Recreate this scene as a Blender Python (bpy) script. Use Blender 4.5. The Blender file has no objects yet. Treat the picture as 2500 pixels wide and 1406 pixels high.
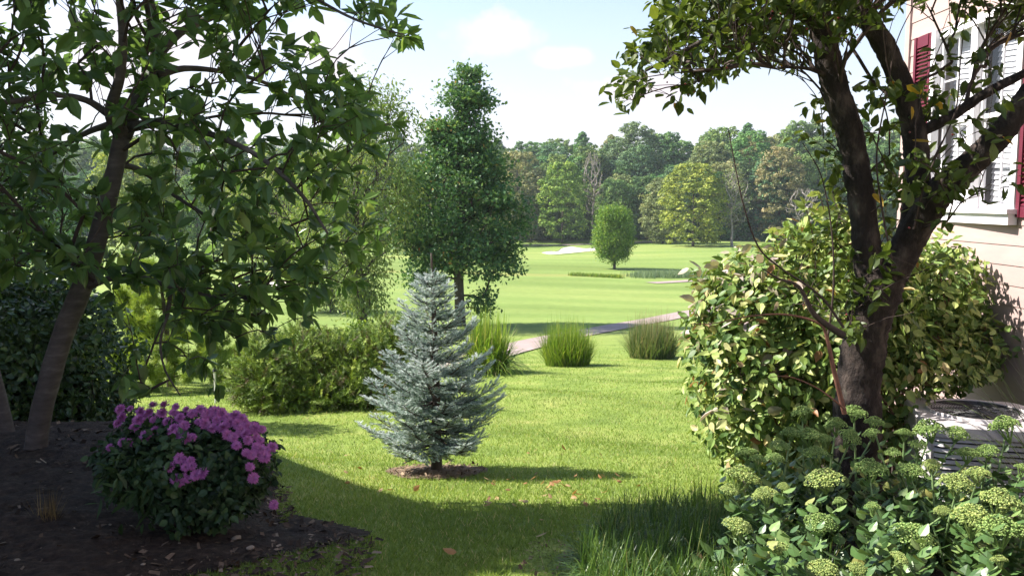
import bpy, math
import numpy as np
from math import radians as R

# ------------------------------------------------------------------ camera
sc = bpy.context.scene
COL = sc.collection
F, CX, CY, EYE = 2080.0, 1250.0, 703.0, 1.6
HAZE = 0.00022
TILT = math.atan(215 / F)
cam = bpy.data.cameras.new('camera'); co = bpy.data.objects.new('camera', cam); COL.objects.link(co)
co.location = (0, 0, EYE); co.rotation_euler = (math.pi / 2 - TILT, 0, 0)
cam.sensor_width = 36; cam.lens = 36 * F / 2500; cam.clip_start = 0.05; cam.clip_end = 9000
sc.camera = co
sc.view_settings.view_transform = 'Standard'; sc.view_settings.look = 'None'
sc.view_settings.exposure = 1.42; sc.view_settings.gamma = 1.0
sc.cycles.max_bounces = 8; sc.cycles.transparent_max_bounces = 12
sc.cycles.transmission_bounces = 6; sc.cycles.diffuse_bounces = 3

# ------------------------------------------------------------------ sun and sky
SUN_ALT, SUN_DX, SUN_DY = R(45), -0.98, 0.20
sdir = np.array([SUN_DX * math.cos(SUN_ALT), SUN_DY * math.cos(SUN_ALT), math.sin(SUN_ALT)])
from mathutils import Vector
sl = bpy.data.lights.new('sun', 'SUN'); so = bpy.data.objects.new('sun', sl); COL.objects.link(so)
sl.energy = 4.6; sl.angle = R(0.5); sl.color = (1.0, 0.94, 0.86)
so.rotation_euler = Vector(sdir).to_track_quat('Z', 'Y').to_euler(); so.location = (-20, 5, 30)
W = bpy.data.worlds.new('World'); sc.world = W; W.use_nodes = True
nt = W.node_tree; nt.nodes.clear()
def N(nt, t, **kw):
    n = nt.nodes.new(t)
    for k, v in kw.items():
        if k.startswith('_'): n.inputs[k[1:]].default_value = v
        else: setattr(n, k, v)
    return n
def lk(nt, a, b): nt.links.new(a, b)
out = N(nt, 'ShaderNodeOutputWorld'); bg = N(nt, 'ShaderNodeBackground', _Strength=0.1)
sky = N(nt, 'ShaderNodeTexSky', sky_type='NISHITA', sun_disc=False, sun_elevation=SUN_ALT,
        sun_rotation=math.atan2(SUN_DX, SUN_DY), altitude=200, air_density=1.0, dust_density=1.0, ozone_density=1.0)
tc = N(nt, 'ShaderNodeTexCoord')
# soft summer clouds, laid out by direction in the sky
mp = N(nt, 'ShaderNodeMapping'); mp.inputs['Scale'].default_value = (1.0, 1.0, 2.6)
mp.inputs['Location'].default_value = (0.3, 0.1, 0.35)
nz = N(nt, 'ShaderNodeTexNoise', _Scale=3.4, _Detail=7.0, _Roughness=0.55, _Distortion=0.3)
cr = N(nt, 'ShaderNodeValToRGB'); cr.color_ramp.elements[0].position = 0.50; cr.color_ramp.elements[1].position = 0.66
lk(nt, tc.outputs['Generated'], mp.inputs['Vector']); lk(nt, mp.outputs[0], nz.inputs['Vector']); lk(nt, nz.outputs['Fac'], cr.inputs[0])
sepw = N(nt, 'ShaderNodeSeparateXYZ'); lk(nt, tc.outputs['Generated'], sepw.inputs[0])
# pale milky band towards the horizon (summer humidity)
mr = N(nt, 'ShaderNodeMapRange'); mr.inputs['From Min'].default_value = 0.30; mr.inputs['From Max'].default_value = 0.0
mr.inputs['To Min'].default_value = 0.0; mr.inputs['To Max'].default_value = 0.9; lk(nt, sepw.outputs['Z'], mr.inputs['Value'])
mxh = N(nt, 'ShaderNodeMix', data_type='RGBA'); mxh.inputs['B'].default_value = (3.75, 3.5, 3.95, 1)
cl = []
def cloud(px, py, wx, wy):
    d = np.array([(px - CX) / F, math.cos(TILT) + math.sin(TILT) * (CY - py) / F, -math.sin(TILT) + math.cos(TILT) * (CY - py) / F])
    d /= np.linalg.norm(d)
    sub = N(nt, 'ShaderNodeVectorMath', operation='SUBTRACT'); sub.inputs[1].default_value = tuple(d)
    lk(nt, tc.outputs['Generated'], sub.inputs[0])
    s2 = N(nt, 'ShaderNodeVectorMath', operation='MULTIPLY'); s2.inputs[1].default_value = (1 / wx, 1 / wx, 1 / wy)
    lk(nt, sub.outputs[0], s2.inputs[0])
    n2 = N(nt, 'ShaderNodeTexNoise', _Scale=16.0, _Detail=6.0, _Roughness=0.6); lk(nt, tc.outputs['Generated'], n2.inputs['Vector'])
    ln = N(nt, 'ShaderNodeVectorMath', operation='LENGTH'); lk(nt, s2.outputs[0], ln.inputs[0])
    ad = N(nt, 'ShaderNodeMath', operation='MULTIPLY_ADD'); ad.inputs[1].default_value = 2.2
    lk(nt, n2.outputs['Fac'], ad.inputs[0]); lk(nt, ln.outputs['Value'], ad.inputs[2])
    m = N(nt, 'ShaderNodeMapRange'); m.inputs['From Min'].default_value = 2.1; m.inputs['From Max'].default_value = 1.55
    lk(nt, ad.outputs[0], m.inputs['Value']); cl.append(m.outputs[0])
cloud(1215, 75, 0.062, 0.028); cloud(1375, 140, 0.05, 0.014); cloud(800, 110, 0.06, 0.045); cloud(1560, 215, 0.09, 0.02)
cloud(330, 120, 0.12, 0.06); cloud(2500, -200, 0.2, 0.06)
acc = None
for c in cl:
    if acc is None: acc = c
    else:
        mx = N(nt, 'ShaderNodeMath', operation='MAXIMUM'); lk(nt, acc, mx.inputs[0]); lk(nt, c, mx.inputs[1]); acc = mx.outputs[0]
sc2 = N(nt, 'ShaderNodeMath', operation='MULTIPLY'); sc2.inputs[1].default_value = 0.18; lk(nt, cr.outputs[0], sc2.inputs[0])
mx = N(nt, 'ShaderNodeMath', operation='MAXIMUM'); lk(nt, acc, mx.inputs[0]); lk(nt, sc2.outputs[0], mx.inputs[1])
mul = N(nt, 'ShaderNodeMath', operation='MULTIPLY'); mul.inputs[1].default_value = 0.8; lk(nt, mx.outputs[0], mul.inputs[0])
mxc = N(nt, 'ShaderNodeMix', data_type='RGBA'); mxc.inputs['B'].default_value = (4.4, 3.9, 4.0, 1)
lk(nt, sky.outputs[0], mxh.inputs['A']); lk(nt, mr.outputs[0], mxh.inputs['Factor'])
lk(nt, mxh.outputs['Result'], mxc.inputs['A']); lk(nt, mul.outputs[0], mxc.inputs['Factor'])
lk(nt, mxc.outputs['Result'], bg.inputs['Color']); lk(nt, bg.outputs[0], out.inputs['Surface'])

# ------------------------------------------------------------------ helpers
def ray(px, py):
    dy = (CY - py) / F
    return np.array([(px - CX) / F, math.cos(TILT) + math.sin(TILT) * dy, -math.sin(TILT) + math.cos(TILT) * dy])
def P(px, py, Y):
    d = ray(px, py); return np.array([0, 0, EYE]) + d * (Y / d[1])
def nrm(v):
    return v / np.maximum(np.linalg.norm(v, axis=-1, keepdims=True), 1e-9)
_ty = np.array([-60, 0, 3.0, 4.2, 5, 6, 8.2, 13.4, 25, 32, 45, 60, 80, 108, 120, 157, 200, 240, 330, 9000], float)
_td = np.array([1.5, 1.55, 1.6, 1.74, 1.93, 2.17, 2.6, 3.36, 4.85, 5.6, 6.9, 8.0, 8.9, 9.5, 9.65, 9.7, 9.9, 8.5, 6.0, 5.0], float)
_fy = np.concatenate([np.linspace(-60, 16, 700), np.geomspace(16.1, 3000, 900)])
_fd = np.interp(_fy, _ty, _td)
_k = np.hanning(41); _k /= _k.sum()
_fd = np.convolve(np.pad(_fd, 20, mode='edge'), _k, 'valid')
def sst(a, b, x):
    t = np.clip((x - a) / (b - a), 0, 1); return t * t * (3 - 2 * t)
def H(x, y):
    x = np.asarray(x, float); y = np.asarray(y, float)
    d = np.interp(y, _fy, _fd)
    s = (1 - sst(-2.7, -1.5, x)) * (1 - sst(5.6, 9.0, y)) * sst(2.5, 4.5, y)
    d = d - np.maximum(d - 1.66, 0) * s * 0.97
    d = d + sst(7, 10, y) * (1 - sst(17, 27, y)) * (.05 * np.sin(x * .9 + y * 1.1 + 1.5 * np.sin(x * .4)) + .06 * np.sin(y * .75 - x * .35))
    far = sst(30, 70, y)
    d = d - far * (0.35 * np.sin(x * .05 + y * .031) + .25 * np.sin(x * .023 - y * .05 + 1))
    return EYE - d
def G(px, py):
    d = ray(px, py); t = 1.0
    while t < 3000:
        p = np.array([0, 0, EYE]) + d * t
        if p[2] < H(p[0], p[1]): break
        t *= 1.004
    return p
class MB:
    def __init__(s): s.V = []; s.F = []; s.R = []; s.n = 0
    def add(s, V, Fs, r=0.5):
        V = np.asarray(V, float).reshape(-1, 3)
        for f in Fs:
            f = np.asarray(f, int)
            if len(f): s.F.append(f + s.n)
        s.V.append(V); s.R.append(np.broadcast_to(np.asarray(r, float), (len(V),)).copy() if np.ndim(r) < 1 else np.asarray(r, float))
        s.n += len(V)
    def box(s, c, size, rz=0.0, r=.5, rx=0.0):
        x, y, z = np.array(size) / 2
        V = np.array([[a, b, d] for a in (-x, x) for b in (-y, y) for d in (-z, z)])
        if rx:
            ca, sa = math.cos(rx), math.sin(rx); V = V @ np.array([[1, 0, 0], [0, ca, -sa], [0, sa, ca]]).T
        ca, sa = math.cos(rz), math.sin(rz); V = V @ np.array([[ca, -sa, 0], [sa, ca, 0], [0, 0, 1]]).T
        s.add(V + np.array(c), [[[0, 1, 3, 2], [4, 6, 7, 5], [0, 4, 5, 1], [2, 3, 7, 6], [0, 2, 6, 4], [1, 5, 7, 3]]], r)
    def tube(s, pts, rad, sides=6, r=.5, cap=True, rough=0.0, rng=None):
        pts = np.asarray(pts, float); n = len(pts); rad = np.broadcast_to(np.asarray(rad, float), (n,))
        T = nrm(np.gradient(pts, axis=0)); ref = np.array([0.31, 0.92, 0.24]) if abs(T[0, 1]) < .8 else np.array([1., 0.1, 0.2])
        A = nrm(np.cross(T, ref)); B = np.cross(T, A)
        a = np.linspace(0, 2 * np.pi, sides, endpoint=False)
        rr = rad[:, None] * (1 + (rough * rng.standard_normal((n, sides)) if rough else 0))
        V = pts[:, None] + rr[..., None] * (np.cos(a)[None, :, None] * A[:, None] + np.sin(a)[None, :, None] * B[:, None])
        i = np.arange(n - 1)[:, None] * sides; j = np.arange(sides)[None]; j2 = (j + 1) % sides
        Fq = np.stack([i + j, i + j2, i + sides + j2, i + sides + j], -1).reshape(-1, 4)
        Fs = [Fq]
        if cap: Fs += [[list(range(sides))[::-1]], [[(n - 1) * sides + k for k in range(sides)]]]
        s.add(V.reshape(-1, 3), Fs, r)
    def build(s, name, mat, parent=None, smooth=False, world=True):
        V = np.concatenate(s.V) if s.V else np.zeros((0, 3))
        if parent is not None and world: V = V - np.array(parent.get('_o', (0, 0, 0)))
        me = bpy.data.meshes.new(name); me.vertices.add(len(V)); me.vertices.foreach_set('co', V.astype(np.float32).ravel())
        fl = []; tot = []
        for f in s.F: fl.append(f.ravel()); tot.append(np.full(len(f), f.shape[1]))
        fl = np.concatenate(fl); tot = np.concatenate(tot)
        me.loops.add(len(fl)); me.loops.foreach_set('vertex_index', fl.astype(np.int32))
        me.polygons.add(len(tot)); me.polygons.foreach_set('loop_start', np.concatenate([[0], np.cumsum(tot)[:-1]]).astype(np.int32))
        a = me.attributes.new('rnd', 'FLOAT', 'POINT'); a.data.foreach_set('value', np.concatenate(s.R).astype(np.float32))
        me.update(calc_edges=True)
        me.polygons.foreach_set('use_smooth', np.full(len(tot), smooth))
        me.materials.append(mat)
        o = bpy.data.objects.new(name, me); COL.objects.link(o)
        if parent is not None: o.parent = parent
        return o
def tag(o, label, cat, group=None, kind=None):
    o['label'] = label
    if cat: o['category'] = cat
    if group: o['group'] = group
    if kind: o['kind'] = kind
    return o
def thing(name, label, cat, loc, group=None):
    o = bpy.data.objects.new(name, None); COL.objects.link(o); o.location = tuple(loc); o['_o'] = tuple(float(v) for v in loc)
    o.empty_display_size = .2
    return tag(o, label, cat, group)
def struct(o):
    o['kind'] = 'structure'; return o
def copy_tree(o, loc, rz=0.0, scale=1.0, label=None):
    c = o.copy(); COL.objects.link(c); c.location = tuple(loc); c.rotation_euler = (0, 0, rz); c.scale = (scale,) * 3 if np.isscalar(scale) else scale
    if label: c['label'] = label
    for ch in o.children:
        d = ch.copy(); COL.objects.link(d); d.parent = c
        for g in ch.children:
            e = g.copy(); COL.objects.link(e); e.parent = d
    return c
def basis(axis, up):
    """columns: axis (length), side (width), normal"""
    a = nrm(axis); s_ = nrm(np.cross(up, a)); n = np.cross(a, s_)
    return np.stack([a, s_, n], -1)
def inst(mb, T, Fs, pos, B, scale, rnd):
    """instance template T at pos with basis B and per-instance scale"""
    n, m = len(pos), len(T); scale = np.asarray(scale, float)
    if scale.ndim == 1: scale = np.repeat(scale[:, None], 3, 1)
    L = T[None] * scale[:, None, :]
    V = np.einsum('nij,nmj->nmi', B, L) + pos[:, None]
    off = (np.arange(n) * m)[:, None, None]
    FF = [(np.asarray(f)[None] + off).reshape(-1, np.asarray(f).shape[1]) for f in Fs]
    mb.add(V.reshape(-1, 3), FF, np.repeat(rnd, m))
# leaf templates: x along, y across, z up
def leaf_T(wp=.55, w=.36, fold=.10, droop=.16):
    x = [0, .30, .30, wp + .12, wp + .12, 1, .30, wp + .12]
    return (np.array([[0, 0, 0], [.30, w * .42, 0], [.30, -w * .42, 0], [wp + .12, w * .47, -droop * .35], [wp + .12, -w * .47, -droop * .35], [1, 0, -droop],
                      [.30, 0, -fold * .5], [wp + .12, 0, -fold * .5 - droop * .35]]),
            [np.array([[1, 0, 6], [0, 2, 6], [7, 5, 3], [4, 5, 7]]), np.array([[1, 6, 7, 3], [6, 2, 4, 7]])])
LEAF_MAG = leaf_T(.52, .40, .12, .18)
LEAF_OV = (np.array([[0, 0, 0], [.18, .26, 0], [.18, -.26, 0], [.5, .33, -.03], [.5, -.33, -.03], [.82, .16, -.1], [.82, -.16, -.1], [1, 0, -.2], [.5, 0, -.11]]),
           [np.array([[0, 8, 1], [0, 2, 8], [1, 8, 3], [2, 4, 8], [3, 8, 5], [4, 6, 8], [5, 8, 7], [6, 7, 8]])])
LEAF_D = (np.array([[0, 0, 0], [.5, .3, .05], [.5, -.3, .05], [1, 0, -.08]]), [np.array([[0, 3, 1], [0, 2, 3]])])
NEEDLE = (np.array([[0, .5, 0], [0, -.5, 0], [1, 0, 0]]), [np.array([[0, 1, 2]])])
def rvec(rng, n): return nrm(rng.standard_normal((n, 3)))
def inpoly(p, poly):
    p = np.asarray(p); x, y = p[:, 0], p[:, 1]; r = np.zeros(len(p), bool); q = np.asarray(poly, float)
    for i in range(len(q)):
        a, b = q[i], q[i - 1]
        c = ((a[1] > y) != (b[1] > y)) & (x < (b[0] - a[0]) * (y - a[1]) / (b[1] - a[1] + 1e-12) + a[0]); r ^= c
    return r
def sample_poly(poly, n, rng):
    q = np.asarray(poly, float); lo, hi = q.min(0), q.max(0); o = np.zeros((0, 2))
    while len(o) < n:
        c = lo + (hi - lo) * rng.random((n * 3, 2)); o = np.concatenate([o, c[inpoly(c, q)]])
    return o[:n]
def px_path(pts, Y, rad):
    """[(px,py,dY)] -> world points resampled smooth"""
    w = np.array([P(p[0], p[1], Y + (p[2] if len(p) > 2 else 0)) for p in pts]); r = np.asarray(rad, float)
    return smooth_path(w, r)
def smooth_path(w, r, k=5):
    n = len(w); r = np.interp(np.linspace(0, 1, n), np.linspace(0, 1, len(r)), r)
    P0 = np.vstack([2 * w[0] - w[1], w, 2 * w[-1] - w[-2]]); o = []; ro = []
    for i in range(1, n):
        for t in np.linspace(0, 1, k, endpoint=False):
            a, b, c, d = P0[i - 1], P0[i], P0[i + 1], P0[i + 2]
            o.append(.5 * (2 * b + (c - a) * t + (2 * a - 5 * b + 4 * c - d) * t * t + (3 * b - a - 3 * c + d) * t ** 3)); ro.append(r[i - 1] * (1 - t) + r[i] * t)
    o.append(w[-1]); ro.append(r[-1]); return np.array(o), np.array(ro)
def grow(stems, targets, step, tip_r, rng, arch=.12, jit=.03, power=.45, rmax=None):
    """stems: list of (points, radii). Every target is joined to the nearest sensible node. -> twig tubes, tips (pos, dir)"""
    nodes = [p for s in stems for p in s[0]]; nr = [r for s in stems for r in s[1]]; par = [-1] * len(nodes); nm = len(nodes)
    base = stems[0][0][0]; order = np.argsort(np.min(np.linalg.norm(targets[:, None] - np.array(nodes)[None, ::3], axis=2), axis=1))
    A = np.zeros((nm + len(targets) * 60, 3)); A[:nm] = nodes; D = np.zeros(len(A)); D[:nm] = np.linalg.norm(A[:nm] - base, axis=1)
    m = nm; br = []; tips = []
    for ti in order:
        t = targets[ti]; db = np.linalg.norm(t - base)
        d = np.linalg.norm(A[:m] - t, axis=1); c = d + 2.0 * np.maximum(D[:m] - db * .93, 0)
        i = int(np.argmin(c)); L = d[i]; k = int(min(40, max(2, L / step)))
        a = A[i]; ts = np.linspace(0, 1, k + 1)[1:]
        mid = (a + t) / 2 + np.array([0, 0, arch * L]) + rng.standard_normal(3) * jit * L * 2
        pts = ((1 - ts) ** 2)[:, None] * a + (2 * ts * (1 - ts))[:, None] * mid + (ts ** 2)[:, None] * t
        pts[:-1] += rng.standard_normal((k - 1, 3)) * jit * step
        idx = [i]; prev = i
        for q in pts:
            A[m] = q; D[m] = np.linalg.norm(q - base); par.append(prev); nr.append(0); prev = m; idx.append(m); m += 1
        br.append(idx); tips.append((pts[-1], nrm(pts[-1] - (pts[-2] if k > 1 else a))))
    cnt = np.zeros(m)
    for idx in br:
        j = idx[-1]
        while j >= nm: cnt[j] += 1; j = par[j]
    nr = np.array(nr, float); nr[nm:] = tip_r * np.maximum(cnt[nm:], 1) ** power
    if rmax: nr[nm:] = np.minimum(nr[nm:], rmax)
    tubes = []
    for idx in br:
        r = nr[idx].copy(); r[0] = min(r[0], r[1] * 1.25); tubes.append((A[idx], r))
    return tubes, np.array([t[0] for t in tips]), np.array([t[1] for t in tips])

# ------------------------------------------------------------------ materials
def newmat(name):
    m = bpy.data.materials.new(name); m.use_nodes = True; nt = m.node_tree; nt.nodes.clear()
    return m, nt, N(nt, 'ShaderNodeOutputMaterial')
def ramp(nt, src, stops):
    r = N(nt, 'ShaderNodeValToRGB'); e = r.color_ramp.elements
    e[0].position, e[0].color = stops[0][0], (*stops[0][1], 1); e[1].position, e[1].color = stops[-1][0], (*stops[-1][1], 1)
    for p, c in stops[1:-1]: x = e.new(p); x.color = (*c, 1)
    if src is not None: lk(nt, src, r.inputs[0])
    return r
def foliage(name, stops, trans=.35, rough=.5, spec=.4, tcol=(1.25, 1.2, .7), objvar=0.0, cutout=False):
    m, nt, o = newmat(name); at = N(nt, 'ShaderNodeAttribute', attribute_name='rnd')
    r = ramp(nt, at.outputs['Fac'], stops); c = r.outputs[0]
    geo = N(nt, 'ShaderNodeNewGeometry')
    nz = N(nt, 'ShaderNodeTexNoise', _Scale=26.0, _Detail=3.0); lk(nt, geo.outputs['Position'], nz.inputs['Vector'])
    mr = N(nt, 'ShaderNodeMapRange'); mr.inputs['To Min'].default_value = .75; mr.inputs['To Max'].default_value = 1.25; lk(nt, nz.outputs['Fac'], mr.inputs['Value'])
    val = mr.outputs[0]
    hs = N(nt, 'ShaderNodeHueSaturation'); lk(nt, c, hs.inputs['Color']); lk(nt, val, hs.inputs['Value'])
    if objvar:
        oi = N(nt, 'ShaderNodeObjectInfo'); m2 = N(nt, 'ShaderNodeMapRange'); m2.inputs['To Min'].default_value = .5 - objvar * .06; m2.inputs['To Max'].default_value = .5 + objvar * .06
        lk(nt, oi.outputs['Random'], m2.inputs['Value']); lk(nt, m2.outputs[0], hs.inputs['Hue'])
    c = hs.outputs[0]
    p = N(nt, 'ShaderNodeBsdfPrincipled', _Roughness=rough); p.inputs['Specular IOR Level'].default_value = spec; lk(nt, c, p.inputs['Base Color'])
    t = N(nt, 'ShaderNodeBsdfTranslucent'); mu = N(nt, 'ShaderNodeMix', data_type='RGBA', blend_type='MULTIPLY'); mu.inputs['Factor'].default_value = 1
    mu.inputs['B'].default_value = (*tcol, 1); lk(nt, c, mu.inputs['A']); lk(nt, mu.outputs['Result'], t.inputs['Color'])
    mx = N(nt, 'ShaderNodeMixShader'); mx.inputs[0].default_value = trans; lk(nt, p.outputs[0], mx.inputs[1]); lk(nt, t.outputs[0], mx.inputs[2]); lk(nt, mx.outputs[0], o.inputs[0])
    return m
def solid(name, stops, scale=8.0, rough=.7, bump=0.0, bscale=None, detail=6.0, spec=.3, stretch=(1, 1, 1), metal=0.0, dist=.02, coord='Object'):
    m, nt, o = newmat(name); tcx = N(nt, 'ShaderNodeTexCoord'); mp = N(nt, 'ShaderNodeMapping'); mp.inputs['Scale'].default_value = stretch
    lk(nt, tcx.outputs[coord], mp.inputs[0])
    nz = N(nt, 'ShaderNodeTexNoise', _Scale=scale, _Detail=detail, _Roughness=.6); lk(nt, mp.outputs[0], nz.inputs['Vector'])
    r = ramp(nt, nz.outputs['Fac'], stops)
    p = N(nt, 'ShaderNodeBsdfPrincipled', _Roughness=rough, _Metallic=metal); p.inputs['Specular IOR Level'].default_value = spec; lk(nt, r.outputs[0], p.inputs['Base Color'])
    if bump:
        n2 = N(nt, 'ShaderNodeTexNoise', _Scale=bscale or scale * 3, _Detail=8.0, _Roughness=.65); lk(nt, mp.outputs[0], n2.inputs['Vector'])
        b = N(nt, 'ShaderNodeBump', _Strength=bump, _Distance=dist); lk(nt, n2.outputs['Fac'], b.inputs['Height']); lk(nt, b.outputs[0], p.inputs['Normal'])
    lk(nt, p.outputs[0], o.inputs[0]); return m

M = {}
M['magleaf'] = foliage('magnolia_leaf', [(0, (.05, .10, .035)), (.5, (.105, .19, .06)), (.85, (.17, .27, .075)), (1, (.28, .36, .10))], .52, .35, .55)
M['crableaf'] = foliage('crabapple_leaf', [(0, (.035, .06, .012)), (.6, (.085, .13, .022)), (.9, (.15, .19, .03)), (.96, (.45, .30, .03)), (1, (.42, .12, .03))], .38, .45, .45)
M['viburnum'] = foliage('viburnum_leaf', [(0, (.06, .12, .03)), (.5, (.18, .275, .06)), (.82, (.40, .47, .15)), (.93, (.52, .48, .24)), (1, (.30, .15, .06))], .22, .5, .35)
M['palevib'] = foliage('viburnum_pale_leaf', [(0, (.24, .27, .12)), (.5, (.38, .32, .25)), (1, (.50, .40, .40))], .2, .5, .35)  # pale pinkish tone for leaves clustered at the upper left
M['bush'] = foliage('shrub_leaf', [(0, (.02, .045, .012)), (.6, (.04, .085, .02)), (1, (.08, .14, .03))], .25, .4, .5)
M['juniper'] = foliage('juniper_spray', [(0, (.10, .07, .025)), (.12, (.05, .09, .015)), (.6, (.17, .27, .035)), (1, (.38, .46, .08))], .15, .6, .3)
M['brightleaf'] = foliage('bright_leaf', [(0, (.07, .14, .02)), (.6, (.15, .25, .03)), (1, (.30, .38, .06))], .35, .5, .35)
M['pine'] = foliage('pine_needle', [(0, (.10, .18, .03)), (.6, (.24, .34, .05)), (1, (.40, .46, .09))], .4, .6, .3)
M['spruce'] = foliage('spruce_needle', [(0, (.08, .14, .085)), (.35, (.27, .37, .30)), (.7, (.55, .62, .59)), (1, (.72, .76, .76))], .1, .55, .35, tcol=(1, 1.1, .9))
M['oak'] = foliage('oak_leaf', [(0, (.035, .10, .04)), (.6, (.085, .185, .06)), (.93, (.23, .33, .10)), (.985, (.40, .17, .04)), (1, (.42, .06, .04))], .3, .5, .35)
M['loose'] = foliage('willow_leaf', [(0, (.08, .14, .035)), (.6, (.20, .28, .07)), (1, (.33, .34, .13))], .35, .55, .3)
M['maple'] = foliage('maple_leaf', [(0, (.08, .17, .025)), (.6, (.17, .30, .045)), (1, (.38, .44, .08))], .4, .5, .3)
woodcols = {
 'dark_green': [(0, (.028, .058, .022)), (.6, (.055, .10, .032)), (1, (.12, .17, .05))],
 'mid_green': [(0, (.035, .075, .022)), (.6, (.07, .13, .035)), (1, (.13, .19, .055))],
 'blue_green': [(0, (.035, .065, .033)), (.6, (.065, .11, .05)), (1, (.12, .17, .075))],
 'yellow_green': [(0, (.06, .09, .018)), (.6, (.125, .165, .03)), (1, (.20, .22, .045))],
 'olive': [(0, (.06, .075, .03)), (.6, (.12, .14, .055)), (1, (.21, .20, .09))],
 'russet': [(0, (.08, .09, .04)), (.6, (.15, .14, .065)), (1, (.24, .20, .10))]}
for k, v in woodcols.items():
    v = [(p_, tuple(min(.6, x_ * 2.1) for x_ in c_)) for p_, c_ in v]; M[k] = foliage(k + '_foliage', v, .28, .6, .2, objvar=.5)
M['bark'] = solid('brown_bark', [(.3, (.045, .036, .03)), (.55, (.10, .08, .065)), (.75, (.17, .14, .12))], 9, .9, .8, 30, stretch=(1, 1, .35), dist=.015)
M['magbark'] = solid('smooth_grey_bark', [(.25, (.05, .04, .037)), (.55, (.095, .078, .07)), (.75, (.155, .132, .12))], 11, .85, .7, 30, stretch=(.7, .7, 2.2), dist=.008)
M['crabbark'] = solid('rough_flaky_bark', [(.25, (.010, .008, .007)), (.5, (.032, .024, .021)), (.64, (.085, .064, .054)), (.8, (.15, .15, .115))], 13, .9, 1.0, 34, stretch=(1, 1, .45), dist=.03)
M['twig'] = solid('twig', [(.3, (.035, .025, .022)), (.7, (.08, .055, .045))], 12, .85)
M['redtwig'] = solid('red_brown_shoot', [(.3, (.10, .04, .03)), (.7, (.22, .10, .07))], 12, .6)
M['greybark'] = solid('pale_grey_bark', [(.3, (.18, .15, .13)), (.7, (.34, .30, .27))], 2, .9)
M['white'] = solid('white_paint', [(.3, (.74, .71, .73)), (.7, (.80, .77, .79))], 3, .45, spec=.4)
M['siding'] = solid('beige_siding', [(.3, (.39, .29, .27)), (.7, (.44, .33, .305))], 3, .6, .15, 40, stretch=(1, 1, 6), dist=.003)
M['burgundy'] = solid('burgundy_paint', [(.3, (.11, .014, .028)), (.7, (.135, .018, .036))], 5, .5)
M['blind'] = solid('white_blind', [(.3, (.60, .58, .60)), (.7, (.68, .66, .68))], 4, .5)
M['dark'] = solid('dark_interior', [(.3, (.02, .02, .022)), (.7, (.035, .035, .04))], 4, .9)
M['acmetal'] = solid('light_grey_paint', [(.3, (.50, .47, .48)), (.7, (.60, .57, .58))], 5, .4, spec=.5)
M['acdark'] = solid('dark_grille', [(.3, (.03, .03, .032)), (.7, (.06, .06, .062))], 5, .5, metal=.3)
M['roof'] = solid('brown_shingle', [(.3, (.07, .06, .055)), (.7, (.13, .11, .10))], 5, .9, .6, 30)
M['sand'] = solid('bunker_sand', [(.3, (.62, .55, .46)), (.7, (.74, .68, .58))], .8, .95, .3, 4)
M['path'] = solid('pinkish_asphalt', [(.3, (.27, .21, .19)), (.7, (.36, .28, .26))], 1.4, .9, .3, 30)
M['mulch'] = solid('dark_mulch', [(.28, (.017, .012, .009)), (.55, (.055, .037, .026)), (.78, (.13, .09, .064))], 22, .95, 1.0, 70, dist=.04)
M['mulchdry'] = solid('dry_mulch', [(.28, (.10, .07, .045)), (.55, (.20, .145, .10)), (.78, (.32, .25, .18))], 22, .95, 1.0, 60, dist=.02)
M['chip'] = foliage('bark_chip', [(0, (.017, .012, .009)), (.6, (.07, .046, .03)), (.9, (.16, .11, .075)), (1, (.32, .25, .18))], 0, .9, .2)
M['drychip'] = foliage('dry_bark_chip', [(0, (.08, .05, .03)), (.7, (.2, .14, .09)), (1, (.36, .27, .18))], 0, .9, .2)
M['stone'] = solid('pebble', [(.3, (.16, .13, .10)), (.7, (.34, .28, .21))], 30, .8)
M['bladeA'] = foliage('lawn_blade', [(0, (.11, .175, .035)), (.6, (.225, .32, .065)), (.93, (.39, .42, .14)), (1, (.50, .43, .24))], .4, .5, .3)
M['tallblade'] = foliage('tall_grass_blade', [(0, (.035, .085, .018)), (.6, (.085, .165, .03)), (.95, (.16, .25, .05)), (1, (.35, .30, .14))], .35, .4, .45)
M['clumpblade'] = foliage('bright_clump_blade', [(0, (.08, .16, .02)), (.6, (.18, .29, .03)), (.93, (.34, .40, .07)), (1, (.45, .37, .2))], .4, .5, .35)
M['greyblade'] = foliage('greyish_clump_blade', [(0, (.06, .11, .035)), (.6, (.13, .20, .06)), (.9, (.24, .28, .11)), (1, (.40, .33, .2))], .35, .5, .35)
M['plume'] = foliage('grass_plume', [(0, (.22, .17, .10)), (1, (.36, .28, .18))], .4, .7, .2)
M['dryblade'] = foliage('dry_blade', [(0, (.10, .065, .03)), (1, (.26, .18, .08))], .3, .6, .3)
M['reed'] = foliage('reed', [(0, (.10, .17, .09)), (1, (.26, .33, .18))], .3, .6, .2)
M['fallen'] = foliage('fallen_leaf_colour', [(0, (.26, .13, .06)), (.5, (.38, .20, .08)), (1, (.38, .29, .17))], .2, .6, .3)
M['mumleaf'] = foliage('mum_leaf', [(0, (.018, .04, .018)), (.6, (.035, .075, .025)), (1, (.07, .12, .04))], .25, .5, .35)
M['petal'] = foliage('pink_petal', [(0, (.38, .10, .31)), (.6, (.55, .20, .47)), (1, (.72, .38, .64))], .3, .6, .2, tcol=(1, .9, 1))
M['sedleaf'] = foliage('sedum_leaf', [(0, (.04, .085, .028)), (.6, (.085, .165, .045)), (.93, (.19, .28, .085)), (1, (.28, .27, .08))], .15, .4, .5)
M['sedstem'] = solid('sedum_stem', [(.3, (.14, .22, .08)), (.7, (.20, .29, .12))], 20, .5)
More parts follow.
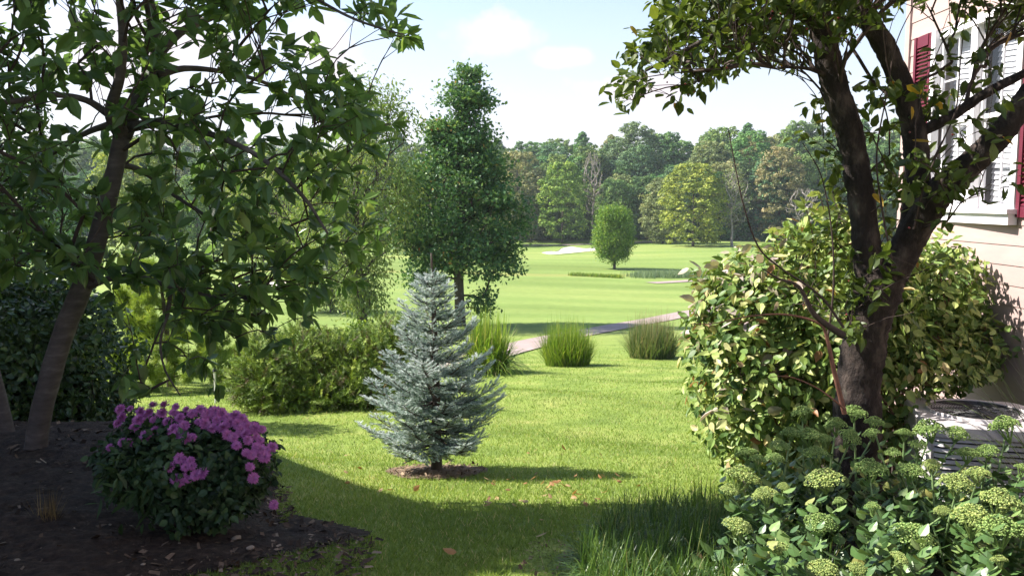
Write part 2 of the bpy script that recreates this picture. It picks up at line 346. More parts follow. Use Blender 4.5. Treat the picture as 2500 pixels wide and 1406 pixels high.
M['floret'] = foliage('sedum_floret', [(0, (.13, .20, .06)), (.5, (.32, .42, .12)), (1, (.55, .60, .20))], .2, .5, .35)
M['floret_green'] = foliage('shaded_unripe_floret', [(0, (.11, .19, .05)), (.5, (.22, .34, .09)), (1, (.40, .50, .16))], .2, .5, .35)  # darker green: shade on the back heads put into colour, some unripe
M['glass'], _nt, _o = newmat('window_glass')
_g = N(_nt, 'ShaderNodeBsdfGlossy', _Roughness=.02); _t = N(_nt, 'ShaderNodeBsdfTransparent'); _t.inputs[0].default_value = (.93, .95, .97, 1)
_fr = N(_nt, 'ShaderNodeLayerWeight', _Blend=.5); _pw = N(_nt, 'ShaderNodeMath', operation='POWER'); _pw.inputs[1].default_value = 4; lk(_nt, _fr.outputs['Facing'], _pw.inputs[0]); _ad = N(_nt, 'ShaderNodeMath', operation='MULTIPLY_ADD'); _ad.inputs[1].default_value = .9; _ad.inputs[2].default_value = .05; lk(_nt, _pw.outputs[0], _ad.inputs[0]); _mx = N(_nt, 'ShaderNodeMixShader'); lk(_nt, _ad.outputs[0], _mx.inputs[0]); lk(_nt, _t.outputs[0], _mx.inputs[1]); lk(_nt, _g.outputs[0], _mx.inputs[2]); lk(_nt, _mx.outputs[0], _o.inputs[0])
def ground_mat():
    m, nt, o = newmat('mown_grass'); geo = N(nt, 'ShaderNodeNewGeometry'); pos = geo.outputs['Position']
    def noise(s, d=5.0, st=(1, 1, 1)):
        mp = N(nt, 'ShaderNodeMapping'); mp.inputs['Scale'].default_value = st; lk(nt, pos, mp.inputs[0])
        n = N(nt, 'ShaderNodeTexNoise', _Scale=s, _Detail=d, _Roughness=.6); lk(nt, mp.outputs[0], n.inputs['Vector']); return n.outputs['Fac']
    near = ramp(nt, noise(1.1, 6), [(.3, (.14, .20, .042)), (.5, (.215, .28, .06)), (.68, (.31, .335, .10)), (.8, (.38, .35, .15))])
    fine = ramp(nt, noise(45, 4), [(.3, (.55, .6, .5)), (.7, (1.25, 1.25, 1.2))])
    mu = N(nt, 'ShaderNodeMix', data_type='RGBA', blend_type='MULTIPLY'); mu.inputs['Factor'].default_value = 1
    lk(nt, near.outputs[0], mu.inputs['A']); lk(nt, fine.outputs[0], mu.inputs['B'])
    # fairway with mowing bands; waves also tone in the shade of rolling ground
    far = ramp(nt, noise(.045, 6, (.35, 1, 1)), [(.3, (.145, .20, .045)), (.5, (.19, .26, .065)), (.7, (.275, .31, .09))])
    wv = N(nt, 'ShaderNodeTexWave', wave_type='BANDS', bands_direction='Y', _Scale=.035, _Distortion=11.0, _Detail=2.0); wv.inputs['Detail Scale'].default_value = .35
    mpw = N(nt, 'ShaderNodeMapping'); mpw.inputs['Rotation'].default_value = (0, 0, .12); lk(nt, pos, mpw.inputs[0]); lk(nt, mpw.outputs[0], wv.inputs['Vector'])
    wr = ramp(nt, wv.outputs['Fac'], [(.3, (.93, .96, .92)), (.7, (1.06, 1.04, 1.06))])
    f2 = N(nt, 'ShaderNodeMix', data_type='RGBA', blend_type='MULTIPLY'); f2.inputs['Factor'].default_value = 1
    lk(nt, far.outputs[0], f2.inputs['A']); lk(nt, wr.outputs[0], f2.inputs['B'])
    ff = ramp(nt, noise(1.6, 8), [(.3, (.86, .86, .86)), (.7, (1.1, 1.1, 1.1))])
    f3 = N(nt, 'ShaderNodeMix', data_type='RGBA', blend_type='MULTIPLY'); f3.inputs['Factor'].default_value = 1
    lk(nt, f2.outputs['Result'], f3.inputs['A']); lk(nt, ff.outputs[0], f3.inputs['B'])
    sep = N(nt, 'ShaderNodeSeparateXYZ'); lk(nt, pos, sep.inputs[0])
    mr = N(nt, 'ShaderNodeMapRange'); mr.inputs['From Min'].default_value = 26; mr.inputs['From Max'].default_value = 48; lk(nt, sep.outputs['Y'], mr.inputs['Value'])
    mx = N(nt, 'ShaderNodeMix', data_type='RGBA'); lk(nt, mr.outputs[0], mx.inputs['Factor']); lk(nt, mu.outputs['Result'], mx.inputs['A']); lk(nt, f3.outputs['Result'], mx.inputs['B'])
    # dry, rough strip along the ditch
    def band(c, w, s):
        a = N(nt, 'ShaderNodeMath', operation='MULTIPLY_ADD'); a.inputs[1].default_value = 14.0; lk(nt, noise(.09, 5), a.inputs[0]); lk(nt, sep.outputs['Y'], a.inputs[2])
        b = N(nt, 'ShaderNodeMath', operation='SUBTRACT'); b.inputs[1].default_value = c + 7; lk(nt, a.outputs[0], b.inputs[0])
        d = N(nt, 'ShaderNodeMath', operation='ABSOLUTE'); lk(nt, b.outputs[0], d.inputs[0])
        e = N(nt, 'ShaderNodeMapRange'); e.inputs['From Min'].default_value = w; e.inputs['From Max'].default_value = w * .3; e.inputs['To Max'].default_value = s; lk(nt, d.outputs[0], e.inputs['Value']); return e.outputs[0]
    cur = mx.outputs['Result']
    for c, w, s, colr in ((107, 3.6, .8, (.24, .25, .07)), (192, 7, .75, (.10, .16, .03)), (90, 5, .3, (.12, .17, .035))):
        q = N(nt, 'ShaderNodeMix', data_type='RGBA'); q.inputs['B'].default_value = (*colr, 1); lk(nt, band(c, w, s), q.inputs['Factor']); lk(nt, cur, q.inputs['A']); cur = q.outputs['Result']
    p = N(nt, 'ShaderNodeBsdfPrincipled', _Roughness=.85); p.inputs['Specular IOR Level'].default_value = .15; lk(nt, cur, p.inputs['Base Color'])
    b = N(nt, 'ShaderNodeBump', _Strength=.7, _Distance=.03); lk(nt, noise(60, 5), b.inputs['Height']); lk(nt, b.outputs[0], p.inputs['Normal'])
    lk(nt, p.outputs[0], o.inputs[0]); return m
M['ground'] = ground_mat()

# ------------------------------------------------------------------ terrain, paths, bunkers
def grid(xs, ys, off=0.0, keep=None):
    X, Y = np.meshgrid(xs, ys); Z = H(X, Y) + off; V = np.stack([X, Y, Z], -1).reshape(-1, 3)
    nx, ny = len(xs), len(ys); i = (np.arange(ny - 1)[:, None] * nx + np.arange(nx - 1)[None]).ravel()
    Fq = np.stack([i, i + 1, i + nx + 1, i + nx], -1); return V, Fq
xs = np.concatenate([-np.geomspace(2500, 9.2, 70), np.arange(-9, 9.01, .15), np.geomspace(9.2, 2500, 70)])
ys = np.concatenate([-np.geomspace(60, 3.2, 10), np.arange(-3, 16.01, .15), np.geomspace(16.2, 4500, 190)])
mb = MB(); V, Fq = grid(xs, ys); mb.add(V, [Fq])
struct(mb.build('ground', M['ground'], smooth=True))
def drape(poly, off, mat, name, res, noise_amp=0.0, rng=None, edge=.0):
    q = np.asarray(poly, float); lo, hi = q.min(0), q.max(0)
    xs = np.arange(lo[0], hi[0] + res, res); ys = np.arange(lo[1], hi[1] + res, res)
    V, Fq = grid(xs, ys, off); c = V[Fq].mean(1)[:, :2]; k = inpoly(c, q); Fq = Fq[k]
    u, inv = np.unique(Fq, return_inverse=True); V = V[u]; Fq = inv.reshape(-1, 4)
    if noise_amp:
        cx = np.min(np.linalg.norm(V[:, None, :2] - dens(q)[None], axis=2), axis=1)
        V[:, 2] += (noise_amp * (.5 + .5 * np.sin(V[:, 0] * 9 + 3 * np.sin(V[:, 1] * 5)) * np.cos(V[:, 1] * 8)) + rng.random(len(V)) * noise_amp * .5 + edge) * sst(0, .25, cx) 
    m_ = MB(); m_.add(V, [Fq]); return m_.build(name, mat, smooth=True)
def dens(q, n=30):
    return np.concatenate([q[i - 1] + (q[i] - q[i - 1]) * np.linspace(0, 1, n, endpoint=False)[:, None] for i in range(len(q))])
def smooth_poly(q, k=8):
    q = np.asarray(q, float); n = len(q); o = []
    for i in range(n):
        a, b, c, d = q[i - 1], q[i], q[(i + 1) % n], q[(i + 2) % n]
        for t in np.linspace(0, 1, k, endpoint=False):
            o.append(.5 * (2 * b + (c - a) * t + (2 * a - 5 * b + 4 * c - d) * t * t + (3 * b - a - 3 * c + d) * t ** 3))
    return np.array(o)
def ribbon(pix, width, off, mat, name):
    c = np.array([G(px, py)[:2] for px, py in pix]); c3, _ = smooth_path(np.c_[c, np.zeros(len(c))], [1, 1], 10); c = c3[:, :2]
    t = nrm(np.gradient(c, axis=0)); n = np.stack([-t[:, 1], t[:, 0]], -1)
    us = np.linspace(-width / 2, width / 2, 7); V = c[:, None] + n[:, None] * us[None, :, None]; V = V.reshape(-1, 2)
    Z = H(V[:, 0], V[:, 1]) + off; k = 7; i = (np.arange(len(c) - 1)[:, None] * k + np.arange(k - 1)[None]).ravel()
    m_ = MB(); m_.add(np.c_[V, Z], [np.stack([i, i + 1, i + k + 1, i + k], -1)]); return struct(m_.build(name, mat, smooth=True))
ribbon([(1060, 905), (1180, 870), (1290, 842), (1400, 818), (1500, 800), (1600, 782), (1690, 764), (1800, 748), (1950, 735)], 1.9, .04, M['path'], 'cart_path')
ribbon([(1590, 692), (1660, 688), (1720, 684), (1800, 678), (1900, 668)], 1.8, .06, M['path'], 'distant_path')
ribbon([(1255, 599), (1400, 598), (1560, 592), (1690, 586), (1760, 581), (1830, 583)], 2.0, .08, M['path'], 'woodland_path')
def bunker(pix, name):
    q = smooth_poly([G(*p)[:2] for p in pix], 6)
    c = q.mean(0); m_ = MB(); n = len(q); rings = []
    for s, dz in ((1.06, .02), (1.0, .16), (.985, -.02 + .1), (.9, .07), (.5, .06), (.02, .05)):
        pp = c + (q - c) * s; rings.append(np.c_[pp, H(pp[:, 0], pp[:, 1]) + dz])
    return q, c, rings, n
for name, pix in (('sand_bunker', [(1322, 619), (1345, 615), (1362, 615), (1372, 608), (1395, 605), (1425, 609), (1460, 605), (1490, 606), (1475, 612), (1430, 616), (1390, 620), (1345, 623)]),
                  ('sand_bunker', [(560, 704), (600, 696), (660, 692), (715, 693), (710, 699), (660, 703), (600, 708)])):
    q, c, rings, n = bunker(pix, name)
    m_ = MB(); V = np.concatenate(rings); j = np.arange(n); j2 = (j + 1) % n
    Fl = [np.stack([k * n + j, k * n + j2, (k + 1) * n + j2, (k + 1) * n + j], -1) for k in range(1, len(rings) - 1)]
    m_.add(V, Fl); b_ = struct(m_.build(name, M['sand'], smooth=True))
    m2 = MB(); m2.add(np.concatenate(rings[:2]), [np.stack([j, j2, n + j2, n + j], -1)]); struct(m2.build('bunker_lip', M['ground'], smooth=True))
# mulch bed on the left
BED = smooth_poly([(-7, 2.0), (-2.0, 2.2), tuple(G(380, 1440)[:2]), tuple(G(560, 1392)[:2]), tuple(G(740, 1345)[:2]), tuple(G(900, 1312)[:2]), tuple(G(840, 1285)[:2]), tuple(G(720, 1262)[:2]), (-1.35, 4.85), (-1.6, 5.6), (-1.9, 6.6), (-2.4, 7.6), (-3.4, 8.6), (-7, 8.8)], 5)
RNG = np.random.default_rng(7)
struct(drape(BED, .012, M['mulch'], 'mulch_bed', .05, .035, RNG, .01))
SP = G(1066, 1152); print('spruce', SP)
RING = smooth_poly([(SP[0] + .46 * math.cos(a) * (1 + .1 * math.sin(3 * a)), SP[1] + .52 * math.sin(a)) for a in np.linspace(0, 6.28, 12, endpoint=False)], 4)
struct(drape(RING, .008, M['mulchdry'], 'mulch_ring', .03, .02, RNG, .0))
BED2 = smooth_poly([(1.35, 2.0), (6, 2.0), (6, 8.2), (2.9, 8.2), (1.9, 6.9), (1.7, 5.8), (1.45, 4.6), (1.3, 3.2)], 5)
struct(drape(BED2, .012, M['mulch'], 'planting_bed', .06, .03, RNG, .01))
PATCH = smooth_poly([(.05, 2.6), (.45, 2.7), (.40, 3.7), (.30, 4.35), (.12, 4.4), (-.02, 3.6)], 5)
def scatter(poly, n, rng): p = sample_poly(poly, n, rng); return np.c_[p, H(p[:, 0], p[:, 1])]
def chips(poly, n, s, mat, name, label, seed, off=.03):
    r = np.random.default_rng(seed); p = scatter(poly, n, r); p[:, 2] += off * r.random(n); ax = rvec(r, n); ax[:, 2] *= .3; up = rvec(r, n) * .35 + [0, 0, 1]
    T = (np.array([[0, -.5, 0], [1, -.35, .03], [.9, .4, 0], [.1, .5, .05]]), [np.array([[0, 1, 2, 3]])])
    m_ = MB(); L = s * (.35 + r.random(n) ** 3 * 1.5); inst(m_, T[0], T[1], p, basis(ax, up), np.stack([L, L * (.25 + .4 * r.random(n)), L], -1), r.random(n))
    return tag(m_.build(name, mat), label, 'mulch', kind='stuff')
near_bed = sample_poly(BED, 10, RNG)
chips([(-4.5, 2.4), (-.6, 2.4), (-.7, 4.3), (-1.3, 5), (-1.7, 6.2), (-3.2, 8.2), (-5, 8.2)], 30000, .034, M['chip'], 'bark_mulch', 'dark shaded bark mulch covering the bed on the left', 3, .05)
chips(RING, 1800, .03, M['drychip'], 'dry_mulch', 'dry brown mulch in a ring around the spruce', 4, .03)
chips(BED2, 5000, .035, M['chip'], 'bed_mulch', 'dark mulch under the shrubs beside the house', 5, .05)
chips(PATCH, 900, .016, M['drychip'], 'bare_soil', 'worn bare patch in the shaded lawn at the bottom edge', 6, .01)

# ------------------------------------------------------------------ grass
BL = (np.array([[0, .5, 0], [0, -.5, 0], [.5, .38, .03], [.5, -.38, .03], [1, 0, -.05]]), [np.array([[0, 1, 3, 2]]), np.array([[2, 3, 4]])])
def lawn(n, ymin, ymax, h, w, seed, name, label):
    r = np.random.default_rng(seed); y = np.exp(np.log(ymin) + (np.log(ymax) - np.log(ymin)) * r.random(n)); x = (r.random(n) * 2 - 1) * (y * .68 + .3); kf = r.random(n) < 1 - .97 * sst(13, 38, y); x = x[kf]; y = y[kf]; n = len(y)
    p = np.c_[x, y]; k = ~(inpoly(p, BED) | inpoly(p, BED2)); k &= ~(inpoly(p, RING) & (r.random(n) < .96)); k &= ~(inpoly(p, PATCH) & (r.random(n) < .75))
    k &= ~((x < -2.2) & (y < 12) & (y > 8.0) & (x < -3.4)); p = p[k]; n = len(p)
    y = p[:, 1]; s = 1 + (y - ymin) / 14.; pos = np.c_[p, H(p[:, 0], p[:, 1]) - .004]
    ax = rvec(r, n) * .62; ax[:, 2] = .75; L = h * (.55 + .8 * r.random(n)) * np.sqrt(s); Wd = w * (.7 + .6 * r.random(n)) * s
    pat = .5 + .25 * np.sin(p[:, 0] * 2.1 + 1.3 * np.sin(p[:, 1] * 1.1)) * np.sin(p[:, 1] * 1.7)
    rn = np.clip(.65 * r.random(n) + .5 * (pat - .3), 0, .97); rn[r.random(n) < .05] = 1
    m_ = MB(); inst(m_, BL[0], BL[1], pos, basis(ax, rvec(r, n)), np.stack([L, Wd, L], -1), rn)
    return tag(m_.build(name, M['bladeA']), label, 'grass', kind='stuff')
lawn(450000, 2.3, 40, .034, .0042, 11, 'lawn_grass', 'short mown grass blades of the near lawn')

def blades(mb, base, n, length, width, r, lean=(.1, 1.1), spread=.12, seg=6, droop=1.0, bias=None, rn=(0, 1), zmin=None):
    """arching blades from a tuft base"""
    az = r.random(n) * 2 * np.pi; le = lean[0] + (lean[1] - lean[0]) * r.random(n) ** 1.1
    L = length * (.55 + .5 * r.random(n)); rad = spread * np.sqrt(r.random(n)); a2 = r.random(n) * 6.28
    b = base + np.c_[np.cos(a2) * rad, np.sin(a2) * rad, np.zeros(n)]
    d = np.c_[np.cos(az) * np.sin(le), np.sin(az) * np.sin(le), np.cos(le)]
    if bias is not None: d = nrm(d + np.array(bias))
    side = nrm(np.cross(d, [0, 0, 1]) + 1e-4); t = np.linspace(0, 1, seg)
    bend = droop * (np.sin(le))[:, None] * t[None] ** 2.2 * .75
    C = b[:, None] + d[:, None] * (L[:, None] * t[None])[..., None]; C[..., 2] -= bend * L[:, None]
    if zmin is not None: C[..., 2] = np.maximum(C[..., 2], zmin)
    wt = width * np.array([1 - (u ** 2.2) * .97 for u in t]); w = wt[None, :, None] * side[:, None] * (.7 + .6 * r.random(n))[:, None, None]
    V = np.stack([C - w / 2, C + w / 2], 2); off = (np.arange(n) * seg * 2)[:, None, None]
    f = np.array([[2 * i, 2 * i + 1, 2 * i + 3, 2 * i + 2] for i in range(seg - 1)])
    mb.add(V.reshape(-1, 3), [(f[None] + off).reshape(-1, 4)], np.repeat(rn[0] + (rn[1] - rn[0]) * r.random(n), seg * 2))
# tall unmown grass between lawn and sedum
r = np.random.default_rng(21); mb = MB()
TG = [(.45, 2.5), (1.5, 2.5), (1.5, 3.9), (1.9, 4.6), (2.1, 5.3), (1.2, 5.5), (.85, 5.1), (.5, 4.7), (.30, 3.9)]
for p in scatter(TG, 520, r):
    blades(mb, p, 34, .20 + .16 * r.random(), .0048, r, (.15, 1.35), .05, 5, 1.2, rn=(0, 1))
tag(mb.build('tall_grass', M['tallblade']), 'tall unmown dark grass between lawn and green flower heads', 'grass', kind='stuff')

def grass_clump(name, label, base, n, L, w, mat, seed, lean=(.02, .7), spread=.3, plume=0, group=None, droop=1.0, bias=None, pm='plume'):
    t = thing(name, label, 'ornamental grass', base, group); r = np.random.default_rng(seed); m_ = MB()
    blades(m_, base, n, L, w, r, lean, spread, 8, droop, bias); m_.build('blade_tuft', M[mat], t)
    if plume:
        m_ = MB(); blades(m_, base, plume, L * 1.25, w * .5, r, (.02, lean[1] * .8), spread, 6, .35, bias); m_.build('plume', M[pm], t)
    return t
GC = 'ornamental grass clumps along the cart path'
k = G(1190, 908); grass_clump('ornamental_grass', 'broad arching bright green grass clump just right of the blue spruce', k, 1300, 1.85, .028, 'clumpblade', 31, (.02, .95), .45, 0, GC, 1.3)
k = G(1385, 892); grass_clump('ornamental_grass', 'upright feathery bright green grass clump, middle of three by the path', k, 2600, 1.42, .014, 'clumpblade', 32, (.0, .68), .62, 160, GC, .75, pm='clumpblade')
k = G(1592, 874); grass_clump('ornamental_grass', 'greyish green grass clump with tan haze of seed heads, nearest the leafy shrub', k, 2900, 1.45, .014, 'greyblade', 33, (.0, .75), .7, 520, GC, .7)
k = G(560, 955); grass_clump('ornamental_grass', 'pale green feathery grass clump left of the juniper hedge', k, 800, 1.0, .008, 'clumpblade', 34, (.0, .5), .22, 0, None, .6)
k = G(118, 1290); grass_clump('dry_grass_tuft', 'small dry brown grass tuft in the dark mulch', k, 90, .24, .003, 'dryblade', 35, (.0, .6), .04, 0, None, .5)
kx, ky = 3.05, 4.35
grass_clump('ornamental_grass', 'thin dark arching grass reaching over the air conditioner from the right', np.array([kx, ky, float(H(kx, ky))]), 420, 1.75, .0065, 'tallblade', 36, (.05, .95), .1, 0, None, 1.0)

# ------------------------------------------------------------------ ditch reeds
r = np.random.default_rng(41); mb = MB()
for u in range(700):
    px = 1555 + 160 * r.random(); py = 676 + 4 * r.standard_normal() * .5
    blades(mb, G(px, py) if u % 5 == 0 or u == 0 else last + np.r_[r.standard_normal(2) * .9, 0], 6, .95, .05, r, (0, .5), .6, 3, .3, rn=(0, 1))
    if u % 5 == 0: last = G(px, py)
tag(mb.build('reed_bed', M['reed']), 'bluish green reeds in the ditch right of the lone tree', 'reeds', kind='stuff')
mb = MB()
for u in range(260):
    px = 1395 + 120 * r.random(); p = G(px, 676 + 6 * (1395 + 60 - px) / -120)
    blades(mb, p, 8, .6, .06, r, (0, .9), .6, 3, .5)
tag(mb.build('rough_grass', M['clumpblade']), 'yellow green rough grass on the ditch bank left of the reeds', 'grass', kind='stuff')

# ------------------------------------------------------------------ generic far tree
def crown_mesh(seed, h, w, base, shape, nclump=60, per=60, leaf=.42, clump=1.3):
    r = np.random.default_rng(seed); m_ = MB(); P_, Nn, Rn = [], [], []
    for i in range(nclump):
        t = r.random() ** .85; z = base + (h - base) * t
        if shape == 'round': prof = math.sqrt(max(0.02, 1 - ((t - .42) / .62) ** 2))
        elif shape == 'cone': prof = 1.05 * (1 - t) ** .75 + .08
        elif shape == 'tall': prof = (math.sin(math.pi * (.1 + .85 * t)) ** .5) * (.75 + .25 * math.cos(t * 9 + seed))
        else: prof = min(1, 2.2 * (1 - t)) * (.6 + .4 * t)
        a = r.random() * 6.283; q = math.sqrt(r.random()) ** .6
        c = np.array([math.cos(a) * q * prof * w / 2, math.sin(a) * q * prof * w / 2, z]); R_ = clump * (.6 + .7 * r.random()) * (.6 + .4 * prof)
        d = rvec(r, per); d[:, 2] = np.where(d[:, 2] < -.3, -d[:, 2], d[:, 2])
        P_.append(c + d * R_ * (.5 + .6 * r.random((per, 1))) * [1.1, 1.1, .9]); Nn.append(nrm(d + .7 * rvec(r, per) + [0, 0, .3])); Rn.append(np.clip(.45 + .22 * r.standard_normal() + .18 * r.standard_normal(per), 0, 1))
    P_ = np.concatenate(P_); Nn = np.concatenate(Nn); Rn = np.concatenate(Rn); n = len(P_); L = leaf * (.6 + .8 * r.random(n))
    inst(m_, LEAF_D[0] - [.5, 0, 0], LEAF_D[1], P_, basis(np.cross(Nn, rvec(r, n)), Nn), np.stack([L, L * 1.3, L], -1), Rn); return m_
def trunk_mesh(seed, h, r0, limbs=8, spread=3.0):
    r = np.random.default_rng(seed); m_ = MB(); z = np.linspace(-.3, h, 9); pts = np.c_[np.cumsum(r.standard_normal(9) * .06), np.cumsum(r.standard_normal(9) * .06), z]
    m_.tube(pts, np.linspace(r0, r0 * .25, 9), 7)
    for i in range(limbs):
        t = .3 + .65 * i / limbs; b = np.array([np.interp(t * h, z, pts[:, 0]), np.interp(t * h, z, pts[:, 1]), t * h]); a = r.random() * 6.28; L = spread * (1.1 - t) + .6
        e = b + [math.cos(a) * L, math.sin(a) * L, L * .9]; mid = (b + e) / 2 + [0, 0, -.1 * L]; m_.tube(np.array([b, mid, e]), [r0 * .35 * (1.1 - t) + .04, r0 * .2, .03], 5, cap=False)
    return m_
woods_group = 'trees of the far wood'
common = 'green leafy tree massed with many alike in the far wood'
protos = []
specs = [('round', 16, 9.5, 1.5), ('round', 18, 10, 2), ('round', 21, 10, 3), ('cone', 19, 8, 1.5), ('round', 14, 9, .5), ('round', 17, 9, 1), ('flat', 22, 12, 5), ('round', 20, 9.5, 4)]
for i, (sh, h, w, b) in enumerate(specs):
    o = thing('woodland_tree', common, 'tree', (0, 0, 0), woods_group)
    crown_mesh(100 + i, h, w * 1.15, b * .6, sh, 330, 36, .40, .82).build('crown', M['dark_green'], o)
    trunk_mesh(100 + i, h * .85, .26, 8, 3).build('trunk', M['bark'], o); protos.append(o)
def setcol(o, mat):
    for c in o.children:
        if c.name.startswith('crown'): c.material_slots[0].link = 'OBJECT'; c.material_slots[0].material = M[mat]
r = np.random.default_rng(51); used = set(); cols = ['dark_green', 'mid_green', 'dark_green', 'blue_green', 'olive', 'mid_green', 'dark_green', 'mid_green', 'dark_green']
def place(i, x, y, s=1.0, col=None, label=None, sx=None):
    loc = (x, y, float(H(x, y)) - .2); rz = r.random() * 6.28; sc_ = (s, s, s) if sx is None else (sx, sx, s)
    if i not in used: used.add(i); o = protos[i]; o.location = loc; o.rotation_euler = (0, 0, rz); o.scale = sc_
    else: o = copy_tree(protos[i], loc, rz, sc_)
    o['label'] = label or common
    if label: del o['group']
    setcol(o, col or cols[int(r.integers(len(cols)))]); return o
def place_px(i, px, ytop, ybase, Y, col, label, sx=None):
    hh = (ybase - ytop) / F * Y; x = (px - CX) / F * Y; return place(i, x, Y, hh / specs[i][1], col, label, sx)
for row, (Y0, sp, i_s, s0) in enumerate(((208, 6.3, (0, 1, 4, 5), 1.0), (222, 7, (1, 2, 5, 7), 1.02), (240, 7.5, (2, 6, 7, 1), 1.1), (262, 8, (6, 7, 1, 2), 1.17))):
    x = -150 + r.random() * 5
    while x < 135:
        X = x + r.standard_normal() * 1.2; Yp = Y0 + r.standard_normal() * 3 + .0006 * x * x
        k_ = 1.03 + .17 * sst(20, 75, X)
        if row == 0: k_ *= .82 + .1 * r.random()
        place(int(i_s[int(r.integers(4))]), X, Yp, s0 * k_ * (.93 + .16 * r.random()))
        x += sp * .74 * (.75 + .5 * r.random())
place_px(0, 1690, 385, 582, 178, 'yellow_green', 'large yellow green tree standing out in front of the far wood', sx=1.3)
place_px(1, 1372, 395, 590, 196, 'yellow_green', 'rounded yellowish crown in the wood above the sand bunker')
place_px(3, 1490, 455, 592, 194, 'mid_green', 'small pointed light green tree in the wood behind the lone tree')
place_px(1, 1265, 378, 592, 204, 'russet', 'brownish topped tree in the wood just right of the tall oak')
place_px(7, 1900, 350, 575, 206, 'russet', 'tall tan crowned tree on bare trunks at the right of the wood')
place_px(2, 1548, 322, 580, 232, 'blue_green', 'tall dark tree whose narrow top rises above the wood')
place_px(4, 1618, 440, 595, 192, 'olive', 'small pale vine-covered tree beside the large yellow green tree')
place_px(4, 1215, 440, 595, 190, 'olive', 'low olive tree in the wood edge behind the tall oak')
place_px(0, 330, 335, 640, 118, 'yellow_green', 'yellow green tree seen behind the leaning trunk')
place_px(1, 640, 395, 640, 122, 'olive', 'olive green tree glimpsed through the dark hanging branches')
place_px(4, 130, 420, 640, 112, 'mid_green', 'mid green tree glimpsed at far left through dark leaves')
place_px(0, 480, 430, 640, 125, 'mid_green', 'green tree beyond the fairway right of the leaning trunk')
place_px(5, 1010, 420, 620, 160, 'olive', 'olive tree just left of the tall oak beyond the fairway')
# bare trees
def bare_tree(px, ytop, ybase, Y, wpx, label, seed, mat='greybark', leaves=0, group=None):
    r = np.random.default_rng(seed); h = (ybase - ytop) / F * Y; x = (px - CX) / F * Y; g = np.array([x, Y, float(H(x, Y))]); w = wpx / F * Y
    t = thing('bare_tree', label, 'tree', g); z = np.linspace(-.3, h * .7, 8); pts = g + np.c_[np.cumsum(r.standard_normal(8) * .1), np.cumsum(r.standard_normal(8) * .1), z]
    n = 170; u = r.random(n) ** .7; a = r.random(n) * 6.28; prof = np.sin(np.pi * (.15 + .8 * u)) ** .6; q = np.sqrt(r.random(n)) * w / 2 * prof
    T = g + np.c_[np.cos(a) * q, np.sin(a) * q, h * (.3 + .7 * u)]
    tubes, tp, td = grow([(pts, np.linspace(.3, .08, 8))], T, .8, .035, r, .05, .03)
    m_ = MB(); m_.tube(pts, np.linspace(.32, .08, 8), 7)
    for p_, q_ in tubes: m_.tube(p_, q_, 4, cap=False)
    m_.build('trunk', M[mat], t)
    if leaves:
        k = r.integers(len(tp), size=leaves); p_ = tp[k] + r.standard_normal((leaves, 3)) * .5; m_ = MB(); inst(m_, LEAF_D[0], LEAF_D[1], p_, basis(rvec(r, leaves), rvec(r, leaves)), np.full(leaves, .4), r.random(leaves)); m_.build('crown', M['olive'], t)
bare_tree(1788, 400, 583, 176, 95, 'half bare pale trunked tree right of the large yellow green tree', 61, 'greybark', 900)
bare_tree(1962, 420, 560, 190, 95, 'leafless reddish grey tree at the right end of the wood', 62)
bare_tree(1445, 365, 580, 200, 60, 'thin pale bare tree inside the wood above the lone tree', 63, 'greybark', 250)
# undergrowth that closes the wood's edge
r = np.random.default_rng(64); mb = MB(); n = 26000
x = -150 + 290 * r.random(n); d = rvec(r, n); y = 203 + 8 * r.random(n) + .0006 * x * x
pos = np.c_[x, y, H(x, y) + (2.6 + 1.6 * np.sin(x * .7) * np.sin(x * .23 + 1)) * r.random(n)]
inst(mb, LEAF_D[0], LEAF_D[1], pos, basis(rvec(r, n), nrm(rvec(r, n) + [0, -.3, .5])), np.stack([np.full(n, .8), np.full(n, 1.1), np.full(n, .8)], -1), r.random(n) * .8)
tag(mb.build('undergrowth', M['dark_green']), 'dark undergrowth filling the foot of the far wood', 'undergrowth', kind='stuff')

# ------------------------------------------------------------------ trees grown on a skeleton
def crown_targets(poly, Y0, n, rng, depth=1.0):
    pp = sample_poly(poly, n, rng); q = np.asarray(poly, float); w0 = np.array([P(p[0], p[1], Y0) for p in pp])
    cx = np.zeros(n); hw = np.zeros(n)
    rows = np.linspace(q[:, 1].min(), q[:, 1].max(), 60); L_ = []; 
    g = np.linspace(q[:, 0].min(), q[:, 0].max(), 120)
    for yv in rows:
        ins = g[inpoly(np.c_[g, np.full(120, yv)], q)]
        L_.append((ins.mean(), (ins.max() - ins.min()) / 2) if len(ins) else (q[:, 0].mean(), 5))
    L_ = np.array(L_); cx = np.interp(pp[:, 1], rows, L_[:, 0]); hw = np.interp(pp[:, 1], rows, L_[:, 1])
    u = np.clip((pp[:, 0] - cx) / np.maximum(hw, 1), -1, 1)
    w0[:, 1] += depth * hw / F * Y0 * np.sqrt(1 - u * u) * (rng.random(n) * 2 - 1); return w0
